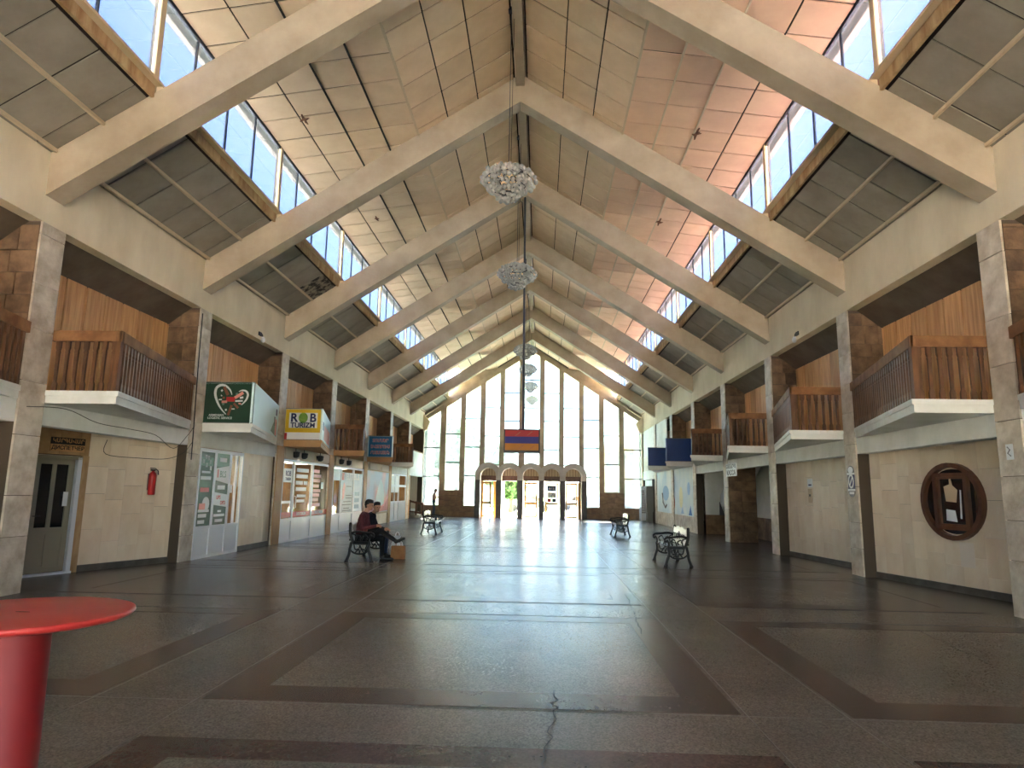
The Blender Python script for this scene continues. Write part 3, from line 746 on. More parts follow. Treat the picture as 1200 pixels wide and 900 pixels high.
for a, b_ in ((11.72, 11.79), (12.0, 12.06), (12.28, 12.37)): m.obox(wp(a, .05, -.04), ev*(b_-a)*EV, (0, 0, 2.02), nv*.05, PVCG)
for a, b_ in ((.05, .15), (.72, .84), (1.98, 2.08)): m.obox(wp(11.72, a, -.04), ev*.69, (0, 0, b_-a), nv*.05, PVCG)
m.obox(wp(11.79, .15, -.035), ev*.53, (0, 0, .58), nv*.03, PVCG)
m.build('door_leaf', dr)
for a, b_ in ((11.79, 12.0), (12.06, 12.28)):
    m = MB(); m.obox(wp(a, .84, -.03), ev*(b_-a)*EV, (0, 0, 1.14), nv*.006, GLDK); m.build('pane', dr)
m = MB(); m.obox(wp(12.22, 1.22, .012), ev*.09, (0, 0, .26), nv*.006, WPRT); m.build('paper_notice', dr)
m = MB(); m.tube([wp(11.75, 1.05, .02), wp(11.75, 1.05, .06), wp(11.85, 1.05, .06)], .01, BLAK, 6); m.build('door_handle', dr)
m = MB(); m.obox(wp(11.6, 0, -.6), ev*1.1, (0, 0, 2.1), nv*.05, INTD); m.build('room_behind', dr)
t = thing('door_plate', 'black plate with gold Armenian lettering above a tan ДИСПЕТЧЕР plate', 'sign', tuple(wp(12.2, 2.22, 0)))
for z, m_ in ((.13, BLAK), (0, WORG)):
    b = MB(); o = wp(12.2, 2.22+z, .005)-wp(12.2, 2.22, 0); b.obox(o-ev*.32, ev*.64, (0, 0, .125), nv*.02, m_); b.build('plate', t)
text('lettering', 'ԿԱՐԳԱՎԱՐ', t, wp(12.2, 2.415, .03)-wp(12.2, 2.22, 0), nv, .098, WORG, .03)
text('lettering', 'ДИСПЕТЧЕР', t, wp(12.2, 2.285, .03)-wp(12.2, 2.22, 0), nv, .1, BLAK, .02)
p = wp(13.9, 1.43, .09)
t = thing('fire_extinguisher', 'red fire extinguisher hung on the stone wall beside the dispatcher door', 'fire extinguisher', tuple(p))
MB().lathe([(.062, 0), (.072, .02), (.074, .4), (.06, .45), (.03, .48), (.026, .5)], (0, 0, 0), REDE, 16).build('cylinder', t, True)
MB().box((-.02, -.07, .5), (.02, .05, .53), BLAK).box((-.02, -.09, .545), (.02, .05, .56), BLAK).tube([(0, .04, .51), (.0, .1, .54), (.02, .15, .5), (.02, .17, .42)], .011, BLAK, 6).build('valve_handle', t)
m = MB(); m.box((-.09, -.02, .1), (-.06, .02, .44), STEE); m.build('wall_bracket', t)
# hole and loose wire on the wall
t = thing('cable', 'thin black cables draped below the first left balcony', 'cable', (-7.17, 10.3, 2.6))
def cab(pts, r=.006):
    return MB().tube(spline([tuple(Vector(p)-Vector((-7.17, 10.3, 2.6))) for p in pts], 5), r, BLAK, 5)
cab([(-7.1, 9.6, 2.75), (-7.15, 10.5, 2.82), (-7.15, 11.3, 2.68), (-7.15, 12.2, 2.66), (-7.15, 13.1, 2.62), (-7.15, 13.8, 2.4), (-7.14, 14.3, 2.72), (-7.14, 14.5, 2.9)]).build('strand', t)
cab([(dl(12.9)+.03, 12.9, 2.5), (dl(12.9)+.03, 12.9, 2.22), (dl(13.6)+.03, 13.6, 2.18), (dl(14.2)+.05, 14.2, 2.2), (-7.25, 14.4, 2.35), (-7.13, 14.52, 2.6)]).build('strand', t)
cab([(-7.13, 14.52, 2.2), (-7.13, 14.5, 3.0), (-7.14, 14.47, 4.4), (-7.14, 14.46, 5.5)], .012).build('strand', t)

# ---------------------------------------------------------------- shopfronts on the left
def shopfront(y0, label, bays, base_h=.62, top=2.5, x=-7.2, name='shopfront'):
    """bays: (width, kind) kinds glass/door/print; returns root and the u-origins. Board normal is +x."""
    t = thing(name, label, 'shop front', (x, y0, 0))
    u = 0; us = []
    fr = MB()
    for w, kind in bays:
        us.append((u, u+w))
        fr.box((-.06, u, 0), (.02, u+.05, top), PVC); fr.box((-.06, u+w-.05, 0), (.02, u+w, top), PVC)
        for z0, z1 in ((0, .07), (base_h-.03, base_h+.05), (top-.08, top)): fr.box((-.05, u+.05, z0), (.015, u+w-.05, z1), PVC)
        b = MB(); b.box((-.03, u+.05, .07), (-.005, u+w-.05, base_h-.03), PVC); b.build('lower_panel', t)
        g = MB(); g.box((-.02, u+.05, base_h+.05), (-.012, u+w-.05, top-.08), GLAS); g.build('pane', t)
        u += w
    fr.build('frame', t)
    bk = MB(); bk.box((-1.3, 0, 0), (-1.2, u, top), INTD); bk.box((-1.2, 0, 0), (-.06, .03, top), INTD); bk.box((-1.2, u-.03, 0), (-.06, u, top), INTD); bk.box((-1.2, 0, top), (-.06, u, top+.03), INTD); bk.build('interior', t)
    MB().box((-.9, u*.2, top-.04), (-.5, u*.8, top-.01), LAMP).build('ceiling_lamp', t)
    return t, us
NX = (1, 0, 0)
def prn(mb, y0, y1, z0, z1, m, d=.004): return mb.box((d-.006, y0, z0), (d, y1, z1), m)
# bay 1: green and white glass
t, us = shopfront(15.02, 'white shop front with dark green and white printed panes and a door', [(.76, 'p'), (.78, 'p'), (.72, 'd')], .68, 2.5)
a, b_ = us[0]; m = MB(); prn(m, a+.05, b_-.05, .73, 2.42, GREN); prn(m, a+.1, b_-.1, 2.1, 2.3, GRN2, .008); m.build('green_print', t)
m = MB()
for y, z in ((.2, 2.2), (.3, 2.3), (.42, 2.28), (.52, 2.2), (.55, 2.05), (.35, 2.12)): m.box((.004, y-.04, z-.05), (.008, y+.04, z+.05), WPRT)
prn(m, .15, .55, 1.93, 1.98, WPRT, .008); prn(m, .12, .6, 1.78, 1.86, WPRT, .008); prn(m, .15, .55, 1.5, 1.6, REDP, .008)
m.prism([(.004, .45+.17*math.cos(2*math.pi*k/14), 1.22+.17*math.sin(2*math.pi*k/14)) for k in range(14)], (.004, 0, 0), WPRT)
prn(m, .15, .42, 1.06, 1.24, PINK, .01); prn(m, .12, .62, 1.04, 1.1, WPRT, .011); prn(m, .14, .52, .92, 1.0, WPRT, .008); prn(m, .14, .45, .78, .86, WPRT, .008)
m.build('white_print', t)
a, b_ = us[1]; m = MB(); prn(m, a+.05, b_-.05, .73, 2.42, GREN); prn(m, a+.05, b_-.05, 2.1, 2.42, GRN2, .006); m.build('green_print', t)
m = MB()
m.prism([(.006, a+.05, 1.78), (.006, b_-.05, 1.7), (.006, b_-.05, 2.14), (.006, a+.05, 2.06)], (.004, 0, 0), WPRT)
m.prism([(.006, a+.05, 1.2), (.006, b_-.05, 1.14), (.006, b_-.05, 1.44), (.006, a+.05, 1.5)], (.004, 0, 0), WPRT)
prn(m, a+.2, b_-.2, 1.56, 1.66, WPRT, .008); prn(m, a+.22, b_-.2, 2.22, 2.32, WPRT, .008); prn(m, a+.3, b_-.3, 1.02, 1.07, WPRT, .008); prn(m, a+.12, b_-.12, .92, .98, WPRT, .008); prn(m, a+.2, b_-.2, .79, .86, WPRT, .008)
m.build('white_print', t)
text('lettering', 'BLS', t, (.012, (a+b_)/2+.03, 1.92), NX, .22, GRN2, .01); text('lettering', '1', t, (.012, a+.16, 1.93), NX, .26, REDP, .03)
text('lettering', 'UPS', t, (.012, a+.28, 1.37), NX, .13, REDP); text('lettering', 'DPD', t, (.012, a+.52, 1.24), NX, .13, REDP)
a, b_ = us[2]; m = MB(); m.box((-.03, (a+b_)/2-.03, .7), (.02, (a+b_)/2+.03, 2.44), PVC); m.build('door_bar', t)
m = MB(); m.tube([(.03, a+.08, 1.15), (.05, a+.08, 1.15), (.05, a+.08, 1.3)], .012, STEE, 6); m.build('door_handle', t)
m = MB(); prn(m, a+.05, a+.16, 1.48, 1.68, WPRT, .024); m.build('paper_notice', t)
# bay 2: travel agency
t, us = shopfront(19.98, 'white travel agency front with price slips and red strips in its windows', [(.95, 'd'), (1.75, 'd'), (1.75, 'g')], .66, 2.5, -7.18)
m = MB()
for a, b_ in us: prn(m, a+.05, b_-.05, .73, .9, REDP, 0)
m.build('red_strip', t)
text('lettering', 'ROB TURIZM', t, (.004, us[1][0]+.85, .815), NX, .14, WPRT); text('lettering', 'ROB TURIZM', t, (.004, us[2][0]+.85, .815), NX, .14, WPRT)
a, b_ = us[0]; m = MB(); prn(m, a+.12, b_-.12, 1.8, 2.22, WPRT, 0); m.build('logo_sticker', t); text('lettering', 'ROB', t, (.004, (a+b_)/2, 2.06), NX, .22, NAVY, .02); text('lettering', 'TURIZM', t, (.004, (a+b_)/2, 1.9), NX, .12, NAVY)
m = MB(); prn(m, a+.1, b_-.15, 1.16, 1.24, WPRT, 0); m.build('white_strip', t)
a, b_ = us[1]
for z, y0, y1, mm in ((2.14, .25, 1.35, WPRT), (1.95, .22, 1.3, WPRT), (1.74, .22, .85, WPRT), (1.74, .95, 1.3, WPRT), (1.54, .25, 1.2, WPRT), (1.34, .38, 1.2, WPRT), (1.18, .38, 1.1, WPRT)):
    m = MB(); prn(m, a+y0, a+y1, z, z+(.12 if z > 1.5 else .09), mm, 0); m.build('price_slip', t)
a, b_ = us[2]
for j, z in enumerate((2.16, 2.0, 1.84, 1.66, 1.5, 1.35, 1.2, 1.02)):
    m = MB(); prn(m, a+.12, a+.72+.1*((j*5) % 3), z, z+.11, PINK, 0); m.build('price_slip', t)
m = MB(); prn(m, a+.95, a+1.2, 1.62, 1.85, CYAN, 0); m.build('paper_notice', t)
for y in (us[0][1]-.12, us[1][0]+.12):
    MB().tube([(.02, y, 1.0), (.07, y, 1.02), (.07, y, 1.36), (.02, y, 1.38)], .014, PVC, 6).build('door_handle', t)
# bay 3: bus company
t, us = shopfront(24.95, 'white shop front with grey posters lettered ELITEBUS', [(1.05, 'd'), (1.75, 'p'), (1.5, 'p')], .66, 2.5, -7.18)
GPRT = mat('pale grey poster', (176, 186, 196), (196, 204, 212), 1.2, .4); BPRT = mat('pale blue poster', (150, 180, 206), (176, 200, 220), 1.2, .4)
for (a, b_), mm in zip(us[1:], (GPRT, BPRT)):
    m = MB(); prn(m, a+.05, b_-.05, .72, 2.28, mm, 0); m.build('poster', t)
m = MB(); prn(m, us[0][0]+.08, us[0][1]-.08, 1.95, 2.4, BPRT, 0); m.build('poster', t)
m = MB(); prn(m, us[1][0]+.06, us[1][0]+.42, 1.98, 2.26, REDP, .003); m.build('red_mark', t)
text('lettering', 'ELITEBUS', t, (.006, us[1][0]+1.65, 2.12), NX, .36, WPRT, .03, 1.35)
m = MB(); a = us[1][0]
m.prism([(0, a+.3, 1.2), (0, a+.5, 1.3), (0, a+.62, 1.75), (0, a+.4, 1.9), (0, a+.25, 1.6)], (.004, 0, 0), PINK)
for z, y0, y1 in ((1.72, .8, 1.5), (1.36, .75, 1.55), (1.26, .75, 1.6), (1.12, .45, 1.5), (1.0, .3, 1.55), (.86, .5, 1.3), (.77, .35, 1.5)): prn(m, a+y0, a+y1, z, z+.035, GREY, .004)
a = us[2][0]
for z in (1.36, 1.1, .84): prn(m, a+.3, a+1.0, z, z+.16, SKYB, .004)
m.build('poster_print', t)
# bay 4: large banner
t = thing('banner', 'large pink and blue banner picturing a waterfall shape, behind the seated pair', 'banner', (-7.18, 29.86, 0))
BANN = mat('faded banner print', (168, 190, 206), (226, 178, 164), .5, .5, detail=1, lo=.4, hi=.6)
MB().box((0, 0, .58), (.02, 4.5, 2.5), BANN).build('banner_sheet', t)
BNL = mat('pale aqua print', (186, 214, 220), rough=.5); BNP = mat('dusk rose print', (190, 120, 112), (226, 150, 128), 1., .5)
m = MB(); m.prism([(.021, y, z) for y, z in ((1.7, .85), (3.4, .85), (3.45, 1.4), (3.1, 1.9), (2.6, 2.15), (2.2, 1.8), (1.8, 1.3))], (.003, 0, 0), BNL)
m.prism([(.021, y, z) for y, z in ((.05, .6), (4.4, .62), (4.4, 1.3), (3.6, .95), (2.5, .8), (.05, .85))], (.005, 0, 0), BNP)
m.prism([(.027, y, z) for y, z in ((2.6, .82), (3.4, .95), (4.1, 1.45), (4.3, 1.7), (4.25, 1.35), (3.5, .85))], (.003, 0, 0), PINK); m.build('banner_picture', t)
text('lettering', '2007', t, (.03, .95, 1.0), NX, .26, WPRT, .02)
m = MB(); m.box((-.03, -.05, .5), (.03, 4.55, .58), BATT); m.box((-.03, -.05, 2.48), (.03, 4.55, 2.56), BATT); m.build('banner_batten', t)
w_ = MB(); w_.box((-7.3, 29.8, 0), (-7.2, 34.3, Z_BAND), TRAV); struct('wall_left', w_.mesh('wall'))
# bay 5: white double doors
t, us = shopfront(34.8, 'white double doors with small panes below the dark wooden balcony', [(1.0, 'd'), (1.0, 'd'), (2.0, 'g')], 1.0, 2.5, -7.18)
m = MB(); m.box((-.03, 0, 1.8), (.016, 4.0, 1.92), PVC); m.build('crossbar', t)
m = MB(); prn(m, .06, .94, 1.5, 2.4, WPRT, 0); prn(m, 1.06, 1.9, 1.5, 2.4, WPRT, 0); m.build('paper_notice', t)
w_ = MB(); w_.box((-7.4, 38.8, 0), (-7.2, 40.1, Z_BAND), WORG); struct('wall_left', w_.mesh('wall'))
# wooden casings beside the shops
tr = struct('trim_3')
for y in (19.45, 19.9): pass
for k in (2, 3, 4, 5):
    MB().box((-7.17, yc(k)-.27, 0), (-7.145, yc(k)+.27, Z_LO), WORG).build('casing', tr)
# dirty white boards and black spotlights above the shops
tr = struct('trim_4')
for y0, y1 in ((20.1, 22.6), (23.0, 24.3), (25.2, 27.3), (30.2, 31.6), (32.6, 34.0)): MB().box((-7.16, y0, 2.54), (-7.14, y1, 2.82), OUTW).build('white_board', tr)
for i, (y, lb) in enumerate(((20.75, 'black spotlight under the yellow box, nearest the green sign'), (21.5, 'black spotlight under the yellow box, second along'), (23.1, 'black spotlight under the far end of the yellow box'), (25.6, 'black spotlight under the orange balcony slab past the yellow box'), (26.6, 'black spotlight midway along the orange balcony slab'))):
    t = thing('spotlight', lb, 'spotlight', (-7.1, y, 2.66), 0, 'black spotlights above the shops')
    MB().lathe([(.05, -.1), (.11, -.06), (.13, .08), (.04, .1)], (0, 0, 0), BLAK, 14).build('shade', t); MB().tube([(0, 0, .08), (0, 0, .2)], .012, BLAK, 6).build('stem', t)
# last left bay: white parapet board and stairs
t = thing('parapet', 'white painted parapet at the far end of the left gallery', 'parapet', (-7.2, 39.7, 2.52))
MB().box((-.1, .2, 0), (.0, 4.4, .55), WHIT).build('lower_board', t); MB().box((-.06, 1.2, .55), (0, 4.4, 1.5), WHIT).build('upper_board', t); MB().box((-.08, 1.1, 1.5), (.02, 4.4, 1.56), WRAI).build('cap_rail', t)
struct('wall_left', MB().box((-9.2, 40.3, 0), (-9.1, 44.2, 5.2), OUTW).box((-11, 40.1, 0), (-7.9, 40.3, Z_LO), OUTW).mesh('wall'))
t = thing('staircase', 'short stair with dark wooden railing beside the far window', 'stairs', (-7.3, 41.0, 0))
for j in range(5):
    MB().box((-.5-.3*j-.02, 0, .0), (.55-.28*j, 1.6, .17*(j+1)), SOFF).build('step', t)
rl = MB(); rl.obox((-.6, .0, 1.05), (1.35, 0, -.3), (0, .07, 0), (0, 0, .12), WDRK); rl.obox((-.6, .0, .35), (1.35, 0, -.12), (0, .07, 0), (0, 0, .12), WDRK); rl.build('handrail', t)
for x in (-.5, -.1, .3, .68):
    MB().box((x, 0, .15), (x+.1, .07, 1.05-.2*x), WDRK).build('railing_post', t)
MB().box((-.85, 1.65, 0), (-.75, 2.4, 2.5), WDRK).build('side_door', t)

# ---------------------------------------------------------------- right side: round window, notices, openings, mural
ev2 = Vector((-.209, 1, 0)).normalized(); nv2 = Vector((-1, -.209, 0)).normalized()
def rp_(y, z, d=0): return Vector((7.45+.2088*(14.55-y), y, z))+nv2*d
wn = struct('window_4'); c = rp_(12.4, 1.57, 0)
def ringprism(mb, r0, r1, d0, d1, m, n=36):
    for k in range(n):
        a, b_ = 2*math.pi*k/n, 2*math.pi*(k+1)/n
        P = [c+ev2*(r*math.cos(t_))+Vector((0, 0, r*math.sin(t_)))+nv2*d0 for r, t_ in ((r0, a), (r1, a), (r1, b_), (r0, b_))]
        mb.prism(P, nv2*(d1-d0), m)
m = MB(); ringprism(m, .60, .68, -.02, .1, WDRK); m.build('round_frame', wn)
m = MB(); m.prism([c+ev2*(.61*math.cos(2*math.pi*k/36))+Vector((0, 0, .57*math.sin(2*math.pi*k/36)))+nv2*.004 for k in range(36)], nv2*.01, GLDK); m.build('pane', wn)
for u0, u1, v0, v1 in ((-.38, -.31, -.5, .5), (.31, .38, -.5, .5), (-.31, .31, .43, .5), (-.31, .31, -.5, -.43)):
    m = MB(); m.obox(c+ev2*u0+Vector((0, 0, v0))+nv2*.015, ev2*(u1-u0), (0, 0, v1-v0), nv2*.07, WDRK); m.build('casement_bar', wn)
for u0, u1, v0, v1 in ((-.31, -.275, -.43, .43), (.275, .31, -.43, .43), (-.275, .275, .395, .43), (-.275, .275, -.43, -.395)):
    m = MB(); m.obox(c+ev2*u0+Vector((0, 0, v0))+nv2*.015, ev2*(u1-u0), (0, 0, v1-v0), nv2*.05, WDRK); m.build('casement_bar', wn)
m = MB()
for pts in (((-.17, .0), (.06, -.02), (.1, .2), (.0, .28), (-.03, .4), (-.07, .4), (-.07, .3), (-.2, .26)), ((-.19, -.34), (.05, -.36), (.02, -.16), (-.18, -.14)), ((.12, -.3), (.16, -.3), (.18, .2), (.15, .2))):
    m.prism([c+ev2*-u*1.0+Vector((0, 0, v))+nv2*.015 for u, v in pts], nv2*.002, BATT if pts[0][1] == 0 else WPRT)
m.build('paper_notice', wn)
m = MB(); m.obox(rp_(12.22, .45, .003)-ev2*.15, ev2*.3, (0, 0, .42), nv2*.004, OUTW); m.build('paper_scrap', wn)
# switch panel on the second right wall
def rq(y, z, d=0): return Vector((7.5+.0944*(19.45-y), y, z))+Vector((-1, -.0944, 0)).normalized()*d
t = thing('switch_panel', 'white notice and switch plate on the beige wall under the second right balcony', 'switch', tuple(rq(18.1, 1.5)))
o = rq(18.1, 1.5); nq = Vector((-1, -.0944, 0)).normalized(); eq = Vector((-.0944, 1, 0)).normalized()
m = MB(); m.obox(rq(17.97, 1.86, .0)-o, eq*.26, (0, 0, .22), nq*.01, WPRT); m.build('notice', t)
m = MB(); m.obox(rq(18.0, 1.46, .0)-o, eq*.2, (0, 0, .36), nq*.02, BATT); m.build('switch_plate', t)
m = MB(); m.obox(rq(18.07, 1.62, .02)-o, eq*.06, (0, 0, .06), nq*.01, BLAK); m.obox(rq(18.02, 1.9, .01)-o, eq*.16, (0, 0, .04), nq*.002, NAVY); m.build('switch', t)
# no-entry style plate on the column
t = thing('column_sign', 'white and blue oval sign with a crossed ring on the second right column', 'sign', (W-.005, yc(1), 1.95))
def oval(mb, x, ry, rz, zc, m, t_=.006, n=24): mb.prism([(x, ry*math.cos(2*math.pi*k/n), zc+rz*math.sin(2*math.pi*k/n)) for k in range(n)], (-t_, 0, 0), m)
m = MB(); m.box((-.012, -.15, -.17), (0, .15, .17), NAVY); oval(m, 0, .15, .13, .2, GREY, .012); oval(m, 0, .15, .13, -.2, GREY, .012); m.build('plate', t)
m = MB(); m.box((-.016, -.17, .14), (-.012, .17, .18), WPRT).box((-.016, -.17, -.2), (-.012, .17, -.16), WPRT); 
for k in range(24):
    a, b_ = 2*math.pi*k/24, 2*math.pi*(k+1)/24
    m.prism([(-.012, r*math.cos(q), r*1.25*math.sin(q)) for r, q in ((.09, a), (.12, a), (.12, b_), (.09, b_))], (-.006, 0, 0), WPRT)
m.prism([(-.012, .08, -.08), (-.012, .06, -.1), (-.012, -.08, .08), (-.012, -.06, .1)], (-.006, 0, 0), WPRT); oval(m, -.012, .11, .07, .24, WPRT); m.box((-.016, -.1, -.27), (-.012, .1, -.22), WPRT); m.build('symbol', t)
for y_, z_, lb in ((yc(0), 2.28, 'small white plate with a curled mark on the first right column'),):
    t = thing('column_sign', lb, 'sign', (W-.005, y_, z_)); m = MB(); m.box((-.01, -.07, -.11), (0, .07, .11), WPRT); m.build('plate', t)
    MB().tube([(-.014, -.03, -.06), (-.014, .03, -.02), (-.014, -.02, .03), (-.014, .03, .07)], .008, GREY, 5).build('symbol', t)
# cashier sign
t = thing('cashier_sign', 'white cashier sign lettered КАССА over the dark opening', 'sign', (7.16, 23.75, 2.5))
m = MB(); m.box((-.0, -.62, -.22), (.03, .62, .22), WPRT); m.build('plate', t)
text('lettering', 'ՏՈՄՍԱՐԿՂ', t, (-.003, 0, .11), (-1, 0, 0), .19, BLAK, .012, 1.08); text('lettering', 'КАССА', t, (-.003, 0, -.11), (-1, 0, 0), .24, BLAK, .015, 1.3)
# dark entrance (third right bay)
w_ = struct('wall_right', MB().box((9.6, 20, 0), (9.7, 24.8, 2.9), mat('dull green wall', (120, 128, 108), (136, 142, 122), 1.5, .8)).box((9.58, 20, 0), (9.6, 24.8, .9), TUFF).box((7.6, 19.6, 0), (9.7, 19.75, 2.9), TUFF).mesh('wall'))
t = thing('counter', 'dark counter inside the opening below the cashier sign', 'counter', (8.6, 21.4, 0)); MB().box((0, 0, 0), (.6, 1.6, 1.05), WDRK).build('counter_body', t); MB().box((-.05, -.05, 1.05), (.65, 1.65, 1.1), BLAK).build('counter_top', t)
t = thing('white_cupboard', 'low pale cupboard on the back wall of the dark opening', 'cupboard', (9.1, 23.4, 0)); MB().box((0, 0, .55), (.45, 1.0, 1.5), GREY).build('cupboard_body', t); MB().box((-.02, .02, .57), (0, .49, 1.48), WHIT).build('cupboard_door', t); MB().box((-.02, .51, .57), (0, .98, 1.48), WHIT).build('cupboard_door', t); MB().box((.05, .05, 0), (.4, .95, .55), GREY).build('plinth', t)
# stair recess (fourth right bay)
w_ = struct('wall_right', MB().box((9.0, 24.85, .0), (9.1, 29.6, 2.9), SOFF).box((8.96, 24.85, 0), (9.0, 29.6, .8), TUFF).box((7.6, 29.4, .8), (9.0, 29.5, 2.9), WHIT).box((7.6, 29.38, 0), (9.0, 29.5, .8), TUFF).mesh('wall'))
t = thing('stair_flight', 'grey sloping underside of a stair in the recess beside the mural', 'stairs', (8.2, 25.6, 0)); m = MB()
m.prism([(0, .1, 2.85), (0, 3.7, .85), (0, 3.7, 1.6), (0, 1.4, 2.86)], (.7, 0, 0), WHIT); m.build('stair_soffit', t)
m = MB(); m.prism([(-.02, 3.0, .8), (-.02, 3.75, .8), (-.02, 3.75, 1.35)], (.02, 0, 0), BLAK); m.build('shade_sheet', t)  # flat black sheet drawn as the shade under the stair
# mural with stone dado
w_ = struct('wall_right', MB().box((7.26, 29.8, 0), (7.4, 41, Z_LO), MORT).mesh('wall'))
MURA = mat('mural sky wash', (190, 212, 222), (232, 234, 228), .55, .6, detail=3, stretch=(1, 1, .7))
MB().box((7.235, 29.75, .68), (7.262, 39.9, Z_LO), MURA).build('mural', w_)
m = MB()
def blob(y, z, ry, rz, mm, d=0): m.prism([(7.236-d, y+ry*math.cos(2*math.pi*k/12), z+rz*math.sin(2*math.pi*k/12)) for k in range(12)], (-.003, 0, 0), mm)
MBL = mat('mural blue', (70, 120, 190), rough=.6); MPB = mat('mural pale blue', (150, 186, 216), rough=.6); MRD = mat('mural red', (204, 90, 90), rough=.6); MYE = mat('mural yellow', (226, 222, 176), rough=.6)
m.prism([(7.236, 30.3, .72), (7.236, 31.0, .72), (7.236, 30.6, 1.15)], (-.003, 0, 0), MBL); m.prism([(7.236, 32.0, .75), (7.236, 32.7, .75), (7.236, 32.3, 1.05)], (-.003, 0, 0), MPB)
blob(34.3, 1.25, .22, .32, MRD); blob(30.9, 1.9, .3, .3, MPB); blob(34.4, 2.0, .2, .3, MPB); blob(32.6, 1.5, .4, .5, MYE); blob(36.5, 1.7, .9, .4, MPB)
m.tube([(7.23, 37.4, 1.7), (7.23, 37.2, 1.2), (7.23, 36.6, .95), (7.23, 36.2, 1.1)], .05, GREY, 6); m.build('mural_picture', w_)
y = 29.75
while y < 39.8:
    w1 = min(random.uniform(.6, .95), 39.9-y)
    obj('stone_slab', unit_box(w1-.012, .67, .03, STON), w_, mw=frame3((7.228, y+w1/2, .34), (0, 1, 0), (0, 0, 1), (-1, 0, 0))) if False else obj('stone_slab', unit_box(w1-.012, .67, .03, STON), w_, mw=frame3((7.228, y+w1/2, .34), (0, -1, 0), (0, 0, 1), (-1, 0, 0)))
    y += w1
# white ribbed boarding above, at the far right
w_ = struct('wall_right', MB().box((7.25, 36.0, 4.0), (7.3, 44.2, ZF+.3), WHIT).mesh('wall'))
for j in range(16): obj('wall_board', unit_box(.46, 1.9, .02, WHIT), w_, mw=frame3((7.24, 36.25+j*.5, 4.85), (0, -1, 0), (0, 0, 1), (-1, 0, 0)))
MB().box((7.24, 34.9, Z_HI), (7.34, 44.2, 4.0), SOFF).build('lower_board', w_); MB().box((7.2, 40.0, Z_BAND), (7.4, 44.2, Z_HI), WHIT).build('band_beam', w_)
MB().box((7.32, 41, 0), (7.42, 44.2, Z_BAND), WHIT).build('wall_backing', w_)
# floor-standing air conditioner
t = thing('air_conditioner', 'tall white floor-standing air conditioner by the far right window', 'air conditioner', (7.25, 41.6, 0))
ab = MB().box((-.55, 0, .05), (0, 1.0, 2.1), PVC).build('cabinet', t); MB().box((-.5, .05, 0), (-.05, .95, .05), GREY).build('foot', t)
for j in range(14): MB().obox((-.55, -.012, .5+.1*j), (.28, 0, 0), (0, .012, 0), (0, 0, .055), GREY).build('louvre', ab)
t = thing('vending_cabinet', 'grey cabinet beside the white air conditioner, next to the mural', 'cabinet', (7.2, 40.2, 0))
MB().box((-.4, 0, .6), (0, .7, 2.1), TRM).build('cabinet_body', t); MB().box((-.43, .05, .7), (-.4, .65, 2.0), GREY).build('cabinet_door', t); MB().box((-.35, .05, 0), (-.05, .65, .6), TRM).build('stand', t)
for sd in (-1, 1):
    m = MB(); m.prism([(sd*6.75, YF-.5, 6.15), (sd*W, YF-.5, 6.6), (sd*W, YF-.5, 5.5), (sd*6.95, YF-.5, 5.62)], (0, .35, 0), FASC); struct('trim_%d' % (5 if sd < 0 else 6), m.mesh('bracket'))

# ---------------------------------------------------------------- broken fittings on the fascias
for sd, y, lb in ((-1, 17.75, 'broken light fitting dangling from the left fascia above the green sign'), (1, 17.35, 'broken light fitting dangling from the right fascia')):
    t = thing('broken_fitting', lb, 'light fitting', (sd*(W-.01), y, 5.68))
    MB().box((-.02, -.18, .06), (.02, .0, .16), BLAK).build('socket_hole', t); m = MB(); m.ball((0, .12, .0), .09, WPRT, 8, 5, (.6, 1.2, 1)); m.tube([(0, -.1, .1), (-sd*.03, 0, .12), (0, .1, .05)], .012, BLAK, 5); m.build('loose_lamp', t)

# ---------------------------------------------------------------- chandeliers
def chandelier_parts():
    b = MB(); rnd = random.Random(3)
    prof = [(.20, .24, 14), (.34, .19, 24), (.46, .10, 32), (.53, .0, 36), (.47, -.09, 32), (.40, -.17, 26), (.29, -.22, 20), (.22, -.28, 15), (.20, -.35, 14), (.12, -.41, 8), (.03, -.44, 2), (.1, .29, 7), (.36, .05, 18), (.3, -.1, 14)]
    for r_, z, n_ in prof:
        for k in range(n_):
            a = 2*math.pi*(k+rnd.random()*.7)/n_; rr = r_+rnd.uniform(-.03, .03)
            b.ball((rr*math.cos(a), rr*math.sin(a), z+rnd.uniform(-.035, .035)), rnd.uniform(.038, .052), CRYS, 8, 5)
    fr = MB(); 
    for r_, z in ((.3, .15), (.46, .0), (.34, -.15), (.16, -.3)): fr.tube([(r_*math.cos(2*math.pi*k/20), r_*math.sin(2*math.pi*k/20), z) for k in range(20)], .012, STEE, 5, True)
    for k in range(6):
        a = math.pi*k/3; fr.tube([(0, 0, .3), (.3*math.cos(a), .3*math.sin(a), .15), (.46*math.cos(a), .46*math.sin(a), 0), (.3*math.cos(a), .3*math.sin(a), -.17), (0, 0, -.4)], .01, STEE, 5)
    return b.mesh('crystal_balls', True), fr.mesh('ring_frame')
cb, cf = chandelier_parts()
ORD = ['nearest crystal ball chandelier, hanging highest in view', 'second crystal ball chandelier, hanging in front of the screen pole', 'third crystal ball chandelier, against the far window top', 'fourth crystal ball chandelier, just below the third one', 'fifth crystal ball chandelier, second from the lowest', 'farthest and smallest crystal ball chandelier, lowest in view']
